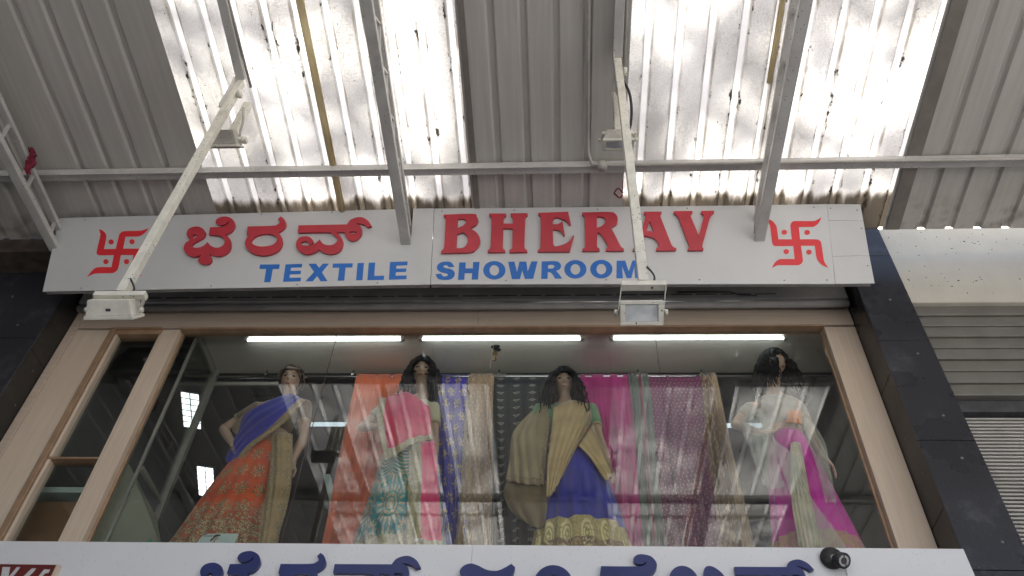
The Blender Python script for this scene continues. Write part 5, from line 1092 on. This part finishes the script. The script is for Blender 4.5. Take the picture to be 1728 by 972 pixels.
def mannequin(label, hc, yaw, tilt, neck, X0, Y0, zs, armL, armR, handL, handR, hair, blouse, sleeve, hairlen=1.0, seed=1, sl=0.62, slmat=None):
    t = thing('mannequin', (X0, Y0, 4.33), label, 'mannequin', 'dressed mannequins in the window')
    mb = MB()
    loft(mb, [(X0, Y0, zs - .80, .135, .10), (X0, Y0, zs - .70, .165, .115), (X0, Y0, zs - .58, .172, .118), (X0, Y0, zs - .46, .142, .098), (X0, Y0, zs - .37, .116, .084), (X0, Y0 - .004, zs - .27, .128, .092),
              (X0, Y0 - .016, zs - .17, .146, .112), (X0, Y0 - .012, zs - .10, .150, .104), (X0, Y0, zs - .03, .165, .080), (X0, Y0 + .004, zs + .015, .140, .062), (X0 + (neck[0] - X0) * .5, Y0 + .004, zs + .045, .075, .054), (neck[0], Y0, zs + .075, .052, .050)])
    hcv = Vector(hc); mb.tube([(X0 * .4 + neck[0] * .6, Y0 + .004, zs + .02), (neck[0], Y0, zs + .09), tuple(hcv + Vector((0, .018, -.055)))], [.060, .049, .047], 18)
    Rz = head(mb, hc, yaw, tilt)
    for arm, hd, side in ((armL, handL, 1), (armR, handR, -1)):
        s, e, w = [Vector(p) for p in arm]
        mb.tube([s + Vector((.07 * side, 0, .0)), s, s + (e - s) * .12], [.055, .052, .046], 14)
        limb(mb, s, e, .043, .034); limb(mb, e, w, .035, .024)
        hand(mb, w, hd[0], hd[1], side if len(hd) < 3 else hd[2])
    b = mb.build('body', 'skin', t, True)
    rm = b.modifiers.new('remesh', 'REMESH'); rm.mode = 'VOXEL'; rm.voxel_size = 0.0045; rm.use_smooth_shade = True
    sm = b.modifiers.new('smooth', 'SMOOTH'); sm.factor = 0.5; sm.iterations = 3
    # face details
    def fp(x, z, f): return hcv + Rz @ Vector((x, -f, z))
    for s in (-1, 1):
        e = MB().ell(tuple(wloc(t)), (.0155, .006, .0078), 12, 8); o = e.build('eye', 'eye_dark', t, True); o.location = fp(s * .030, .010, .0745) - wloc(t); o.rotation_euler = (tilt, 0, yaw)
        e = MB().tube([fp(s * .014, .030, .090), fp(s * .032, .037, .085), fp(s * .048, .030, .074)], [.0022, .003, .0018], 6); e.build('eyebrow', hair, t, True)
    e = MB().ell(tuple(wloc(t)), (.020, .006, .0085), 14, 8); o = e.build('lips', 'lip_red', t, True); o.location = fp(0, -.061, .0905) - wloc(t); o.rotation_euler = (tilt, 0, yaw)
    # hair
    rnd = random.Random(seed); mb = MB(); i0 = 0; nu, nv = 30, 18; vid = {}
    for i in range(nv + 1):
        ph = PI * i / nv * .80
        for j in range(nu):
            a = 2 * PI * j / nu; dx, df, dz = math.sin(ph) * math.sin(a), math.sin(ph) * math.cos(a), math.cos(ph)
            kk = 1.13 + .07 * mnoise.noise(Vector((dx * 5 + seed, df * 5, dz * 5)))
            vid[(i, j)] = (len(mb.v), df, dz); mb.v.append(tuple(hcv + Rz @ (Vector((dx * .080, -df * .098 + .008, dz * .118 + .008)) * kk)))
    for i in range(nv):
        for j in range(nu):
            ids = [vid[(i, j)], vid[(i, (j + 1) % nu)], vid[(i + 1, (j + 1) % nu)], vid[(i + 1, j)]]
            if all(q[1] > .42 and q[2] < .52 for q in ids): continue
            if all(q[1] > .15 and q[2] < .2 for q in ids): continue
            mb.f.append(tuple(q[0] for q in ids))
    nl = 260 if hairlen > .3 else 170
    for q in range(nl):
        a = rnd.uniform(-PI, PI); front = abs(a) < .75
        ph = rnd.uniform(.10, .55) if (front) else rnd.uniform(.12, 1.45)
        dx, df, dz = math.sin(ph) * math.sin(a), math.sin(ph) * math.cos(a), math.cos(ph)
        p = Rz @ Vector((dx * .086, -df * .104 + .006, dz * .124 + .008)); out = Vector((p.x, p.y, 0)).normalized() if Vector((p.x, p.y)).length > .001 else Vector((0, 1, 0))
        L = (rnd.uniform(.05, .10) if front else rnd.uniform(.22, .40)) * hairlen if hairlen > .3 else rnd.uniform(.03, .06)
        steps = 12; pts = []; cr = rnd.uniform(.004, .011) * (1 if hairlen > .3 else .7); fr = rnd.uniform(14, 30) * (1 if hairlen > .3 else 3); phs = rnd.uniform(0, 6); pp = hcv + p; tang = Vector((-out.y, out.x, 0)); spread = rnd.uniform(.12, .55)
        for m in range(steps + 1):
            v = m / steps; ll = v * L
            pos = pp + out * (spread * ll * (1 - v * .45) + .012) + Vector((0, 0, -ll * (.55 + .45 * v))) + tang * cr * math.sin(fr * ll * 3 + phs) * min(1, v * 4) + out * cr * math.cos(fr * ll * 3 + phs) * min(1, v * 4)
            q_ = Rz.transposed() @ (pos - hcv)
            if q_.y < -.02 and abs(q_.x) < .070 and q_.z < .050: q_.x = (.070 + .012 * rnd.random()) * (1 if q_.x > 0 else -1); q_.y = max(q_.y, -.07); pos = hcv + Rz @ q_
            pts.append(pos)
        mb.tube(pts, [rnd.uniform(.008, .013) * (1 - .65 * (m / steps)) for m in range(steps + 1)], 5)
    mb.build('hair', hair, t, True)
    # blouse with sleeves
    mb = MB(); gx = .010
    loft(mb, [(X0, Y0 - .004, zs - .27, .128 + gx, .092 + gx), (X0, Y0 - .016, zs - .17, .146 + gx, .112 + gx), (X0, Y0 - .012, zs - .10, .150 + gx, .104 + gx), (X0, Y0, zs - .03, .165 + gx * .6, .080 + gx), (X0, Y0 + .004, zs + .010, .145, .066)])
    mb.build('blouse', blouse, t, True)
    for arm in (armL, armR):
        s, e, w = [Vector(p) for p in arm]; d = (e - s)
        MB().tube([s - d * .10, s, s + d * .3, s + d * sl], [.050, .055, .054, .050], 18).build('sleeve', slmat or blouse, t, True)
        MB().tube([s + d * (sl - .06), s + d * (sl + .005)], [.0525, .0515], 18).build('sleeve_border', 'sleeve_gold', t, True)
    MB().tube([(X0, Y0, 4.332), (X0, Y0, zs - .79)], .018, 10).build('stand_pole', 'chrome', t, True)
    MB().disc((X0, Y0, 4.3305), .17, .012, (0, 0, 1), 28).build('stand_base', 'chrome', t, True)
    return t
def skirt(parent, wx, wy, wz, wr, hx, hy, hz, hr, mat, pleats=13, amp=0.10, seed=0, uoff=0.0, bulge=0.5, name='skirt'):
    nu, nv = 240, 40; V, UV, F = [], [], []
    for r in range(nv + 1):
        v = r / nv; e = v ** bulge if bulge != 1 else v
        for c in range(nu + 1):
            a = 2 * PI * c / nu; ca, sa = math.cos(a), math.sin(a)
            k = 1 + amp * v * (math.sin(a * pleats + seed + .5 * math.sin(v * 3 + seed)) * .6 + .5 * mnoise.noise(Vector((ca * 2.2 + seed, sa * 2.2, v * 1.3))))
            rx = (wr[0] + (hr[0] - wr[0]) * e) * k; ry = (wr[1] + (hr[1] - wr[1]) * e) * k
            V.append((wx + (hx - wx) * v + rx * ca, wy + (hy - wy) * v + ry * sa, wz + (hz - wz) * v)); UV.append((c / nu + uoff, v))
    n = nu + 1
    for r in range(nv):
        for c in range(nu): a = r * n + c; F.append((a, a + n, a + n + 1, a + 1))
    o = mesh(name, V, F, mat, parent, UV, True); s = o.modifiers.new('t', 'SOLIDIFY'); s.thickness = 0.003; s.offset = -1
    return o
Wp = lambda *a: a
# 1: orange skirt, blue drape
m1 = mannequin('mannequin with short curly brown hair in an orange saree with blue drape, hand on hip', (-2.122, 0.285, 5.929), 0.15, 0.20, (-2.099, 0.300, 5.796), -2.15, .30, 5.70,
    [(-2.326, 0.310, 5.675), (-2.568, 0.380, 5.535), (-2.386, 0.260, 5.289)], [(-1.963, 0.310, 5.698), (-1.902, 0.300, 5.397), (-1.902, 0.220, 5.116)], ((0.25, -0.5, -0.75), (0.9, 0.0, 0.3)), ((-0.25, -0.15, -0.9), (-0.3, 1.0, 0)),
    'hair_brown', 'blouse_brown', 'blouse_brown', 0.1, 3, 0.58)
skirt(m1, -2.14, .29, 5.36, (.135, .10), -2.235, .27, 4.345, (.365, .222), 'orange_skirt', 19, 0.085, 1, 0.0, 0.75)
cloth('gold_panel', [[(-2.079, 0.155, 5.321), (-2.007, 0.145, 5.319), (-1.935, 0.170, 5.323)], [(-1.996, 0.100, 4.978), (-1.913, 0.085, 4.958), (-1.844, 0.130, 4.952)], [(-1.949, 0.055, 4.666), (-1.868, 0.045, 4.638), (-1.800, 0.090, 4.637)], [(-1.900, 0.035, 4.328), (-1.841, 0.028, 4.324), (-1.790, 0.050, 4.338)]], 'gold_panel', m1, 8, 10, .006, 2.0, .004, 2)
cloth('drape', [[(-2.068, 0.205, 5.739), (-1.991, 0.190, 5.696), (-1.931, 0.210, 5.673)], [(-2.188, 0.175, 5.643), (-2.058, 0.125, 5.510), (-1.973, 0.125, 5.449)], [(-2.304, 0.185, 5.542), (-2.151, 0.120, 5.363), (-2.062, 0.120, 5.304)], [(-2.380, 0.230, 5.357), (-2.271, 0.160, 5.224), (-2.194, 0.145, 5.176)], [(-2.412, 0.260, 5.168), (-2.332, 0.200, 5.069), (-2.283, 0.170, 5.062)]], 'blue_drape', m1, 8, 8, .006, 2.5, .004, 5)
cloth('shoulder_drape', [[(-2.234, 0.250, 5.625), (-2.310, 0.250, 5.636), (-2.386, 0.300, 5.666)], [(-2.227, 0.240, 5.470), (-2.352, 0.260, 5.547), (-2.476, 0.330, 5.598)], [(-2.226, 0.250, 5.293), (-2.348, 0.270, 5.361), (-2.483, 0.360, 5.497)]], 'blue_drape', m1, 8, 8, .004, 2.0, .004, 1)
# 2: teal skirt, pink drape
m2 = mannequin('mannequin with long black hair in a pink drape over a teal embroidered skirt', (-1.091, 0.275, 6.012), 0.10, 0.24, (-1.067, 0.290, 5.836), -1.14, .30, 5.72,
    [(-1.317, 0.310, 5.699), (-1.493, 0.330, 5.510), (-1.342, 0.200, 5.418)], [(-0.970, 0.310, 5.676), (-0.930, 0.310, 5.387), (-0.895, 0.230, 5.139)], ((1.0, -0.3, -0.1), (0.0, -0.6, 0.8)), ((0.05, -0.25, -0.9), (-0.9, 0.3, 0)),
    'hair_black', 'blouse_cream', 'blouse_cream', 0.85, 8, 0.55)
skirt(m2, -1.09, .29, 5.20, (.175, .13), -1.05, .27, 4.345, (.315, .235), 'teal_skirt', 17, 0.05, 2, -0.030, 0.8)
cloth('drape', [[(-1.372, 0.240, 5.710), (-1.246, 0.195, 5.724), (-1.148, 0.195, 5.736), (-0.978, 0.185, 5.595)], [(-1.340, 0.145, 5.456), (-1.194, 0.110, 5.444), (-1.065, 0.108, 5.443), (-0.945, 0.145, 5.451)], [(-1.278, 0.125, 5.243), (-1.167, 0.105, 5.254), (-1.050, 0.115, 5.320), (-0.936, 0.150, 5.364)], [(-1.210, 0.100, 5.047), (-1.126, 0.090, 5.100), (-1.036, 0.100, 5.188), (-0.919, 0.140, 5.256)]], 'pink_drape', m2, 8, 10, .007, 2.6, .004, 3)
cloth('side_panel', [[(-1.072, 0.130, 5.216), (-0.973, 0.125, 5.228), (-0.902, 0.170, 5.263)], [(-1.027, 0.075, 4.918), (-0.922, 0.070, 4.916), (-0.843, 0.125, 4.955)], [(-0.997, 0.050, 4.627), (-0.891, 0.045, 4.616), (-0.795, 0.110, 4.659)], [(-0.960, 0.030, 4.336), (-0.853, 0.030, 4.337), (-0.747, 0.100, 4.380)]], 'pink_panel', m2, 10, 10, .006, 2.0, .004, 4)
tg = flat_shape('price_tag', [[(-.026, -.016), (.024, -.010), (.026, .014), (-.024, .008)]], 'price_tag', m2, (Vector((-0.890, 0.012, 4.387)), EX, Vector((0, 0, 1)), Vector((0, -1, 0))), 0.001)
# 3: blue skirt, beige drape
m3 = mannequin('mannequin with long black hair and fringe in a beige drape over a royal blue skirt', (0.016, 0.275, 5.894), 0.05, 0.24, (0.024, 0.290, 5.753), 0.03, .30, 5.665,
    [(-0.159, 0.310, 5.666), (-0.229, 0.330, 5.405), (-0.114, 0.210, 5.271)], [(0.217, 0.310, 5.667), (0.273, 0.310, 5.392), (0.321, 0.230, 5.121)], ((0.85, -0.35, -0.35), (0.0, -0.8, 0.4)), ((0.25, -0.15, -0.9), (-0.9, 0.3, 0)),
    'hair_black', 'blouse_green', 'blouse_green', 1.0, 12, 0.6)
skirt(m3, 0.08, .29, 5.30, (.15, .115), 0.128, .27, 4.345, (.330, .24), 'blue_skirt', 19, 0.085, 3, 0.0, 0.75)
cloth('drape', [[(-0.060, 0.190, 5.589), (0.062, 0.190, 5.657), (0.162, 0.200, 5.643), (0.217, 0.195, 5.571)], [(-0.075, 0.130, 5.288), (0.016, 0.105, 5.294), (0.112, 0.105, 5.336), (0.202, 0.130, 5.409)], [(-0.098, 0.100, 4.990), (-0.030, 0.085, 5.018), (0.039, 0.090, 5.091), (0.113, 0.115, 5.200)], [(-0.100, 0.080, 4.744), (-0.080, 0.075, 4.749), (-0.050, 0.075, 4.804), (-0.003, 0.090, 4.922)]], 'beige_drape', m3, 8, 10, .007, 3.0, .004, 6)
cloth('side_fall', [[(0.113, 0.120, 5.193), (0.165, 0.125, 5.285), (0.220, 0.160, 5.434)], [(0.199, 0.105, 5.068), (0.241, 0.110, 5.121), (0.278, 0.150, 5.217)], [(0.288, 0.120, 4.903), (0.317, 0.130, 4.938), (0.342, 0.170, 5.014)]], 'beige_drape', m3, 8, 8, .005, 2.0, .004, 7)
cloth('cape', [[(-0.177, 0.310, 5.712), (-0.132, 0.265, 5.680), (-0.078, 0.235, 5.615)], [(-0.347, 0.300, 5.457), (-0.234, 0.220, 5.384), (-0.089, 0.180, 5.353)], [(-0.369, 0.270, 5.187), (-0.243, 0.190, 5.113), (-0.112, 0.160, 5.092)], [(-0.385, 0.250, 4.989), (-0.250, 0.170, 4.910), (-0.118, 0.150, 4.888)]], 'beige_cape', m3, 10, 10, .010, 2.2, .004, 8)
cloth('sheer_fall', [[(-0.371, 0.270, 5.032), (-0.244, 0.200, 4.955), (-0.106, 0.170, 4.935)], [(-0.398, 0.260, 4.900), (-0.255, 0.190, 4.807), (-0.089, 0.150, 4.800)], [(-0.343, 0.250, 4.754), (-0.220, 0.180, 4.656), (-0.093, 0.140, 4.703)], [(-0.277, 0.240, 4.685), (-0.187, 0.170, 4.581), (-0.111, 0.150, 4.560)]], 'sheer_brown', m3, 8, 8, .008, 1.6, .004, 9)
# 4: magenta skirt, white net
m4 = mannequin('mannequin with black wavy hair looking right, in a magenta skirt with white net', (1.610, 0.195, 6.013), 0.60, 0.18, (1.563, 0.215, 5.840), 1.575, .225, 5.685,
    [(1.373, 0.240, 5.622), (1.253, 0.290, 5.519), (1.380, 0.150, 5.329)], [(1.715, 0.240, 5.633), (1.762, 0.230, 5.357), (1.774, 0.160, 5.117)], ((1.0, -0.35, -0.05), (0.0, -0.6, 0.8)), ((0.35, -0.15, -0.9), (-0.9, 0.3, 0)),
    'hair_black', 'blouse_pale', 'blouse_pale', 0.95, 17, 0.45)
skirt(m4, 1.57, .22, 5.36, (.122, .095), 1.595, .215, 4.345, (.285, .19), 'magenta_skirt', 15, 0.09, 4, 0.0, 0.8)
cloth('bodice_wrap', [[(1.623, 0.125, 5.548), (1.667, 0.130, 5.596), (1.699, 0.140, 5.561)], [(1.575, 0.095, 5.437), (1.616, 0.090, 5.444), (1.682, 0.115, 5.443)], [(1.546, 0.095, 5.374), (1.593, 0.090, 5.370), (1.672, 0.115, 5.380)]], 'orange_scrap', m4, 6, 6, .006, 2.5, .004, 2)
cloth('beige_panel', [[(1.545, 0.075, 5.185), (1.577, 0.070, 5.192), (1.608, 0.075, 5.186)], [(1.438, 0.020, 4.673), (1.496, 0.018, 4.672), (1.564, 0.025, 4.677)], [(1.420, 0.015, 4.351), (1.482, 0.012, 4.350), (1.555, 0.020, 4.356)]], 'beige_satin', m4, 8, 10, .005, 2.5, .004, 3)
cloth('net_fall', [[(1.430, 0.100, 5.270), (1.481, 0.060, 5.154), (1.555, 0.045, 5.055)], [(1.442, 0.055, 4.921), (1.483, 0.030, 4.848), (1.560, 0.030, 4.790)], [(1.447, 0.030, 4.636), (1.492, 0.018, 4.586), (1.638, 0.030, 4.554)], [(1.407, 0.016, 4.352), (1.506, 0.010, 4.349), (1.712, 0.030, 4.364)]], 'net_white', m4, 10, 10, .006, 4.0, .003, 4)
cloth('net_shoulder', [[(1.685, 0.130, 5.466), (1.722, 0.130, 5.445), (1.766, 0.150, 5.408)], [(1.675, 0.100, 5.185), (1.731, 0.100, 5.185), (1.797, 0.130, 5.209)], [(1.679, 0.080, 4.940), (1.724, 0.080, 4.940), (1.766, 0.110, 4.962)], [(1.664, 0.080, 4.714), (1.708, 0.080, 4.715), (1.745, 0.100, 4.728)]], 'net_white', m4, 8, 10, .006, 2.0, .003, 5)
cloth('net_arm', [[(1.343, 0.200, 5.577), (1.412, 0.170, 5.563), (1.480, 0.150, 5.493)], [(1.276, 0.200, 5.426), (1.365, 0.130, 5.329), (1.457, 0.110, 5.277)], [(1.296, 0.160, 5.139), (1.346, 0.090, 4.992), (1.431, 0.070, 4.931)], [(1.314, 0.120, 4.873), (1.360, 0.060, 4.805), (1.445, 0.050, 4.826)]], 'net_white', m4, 8, 10, .008, 2.0, .003, 6)
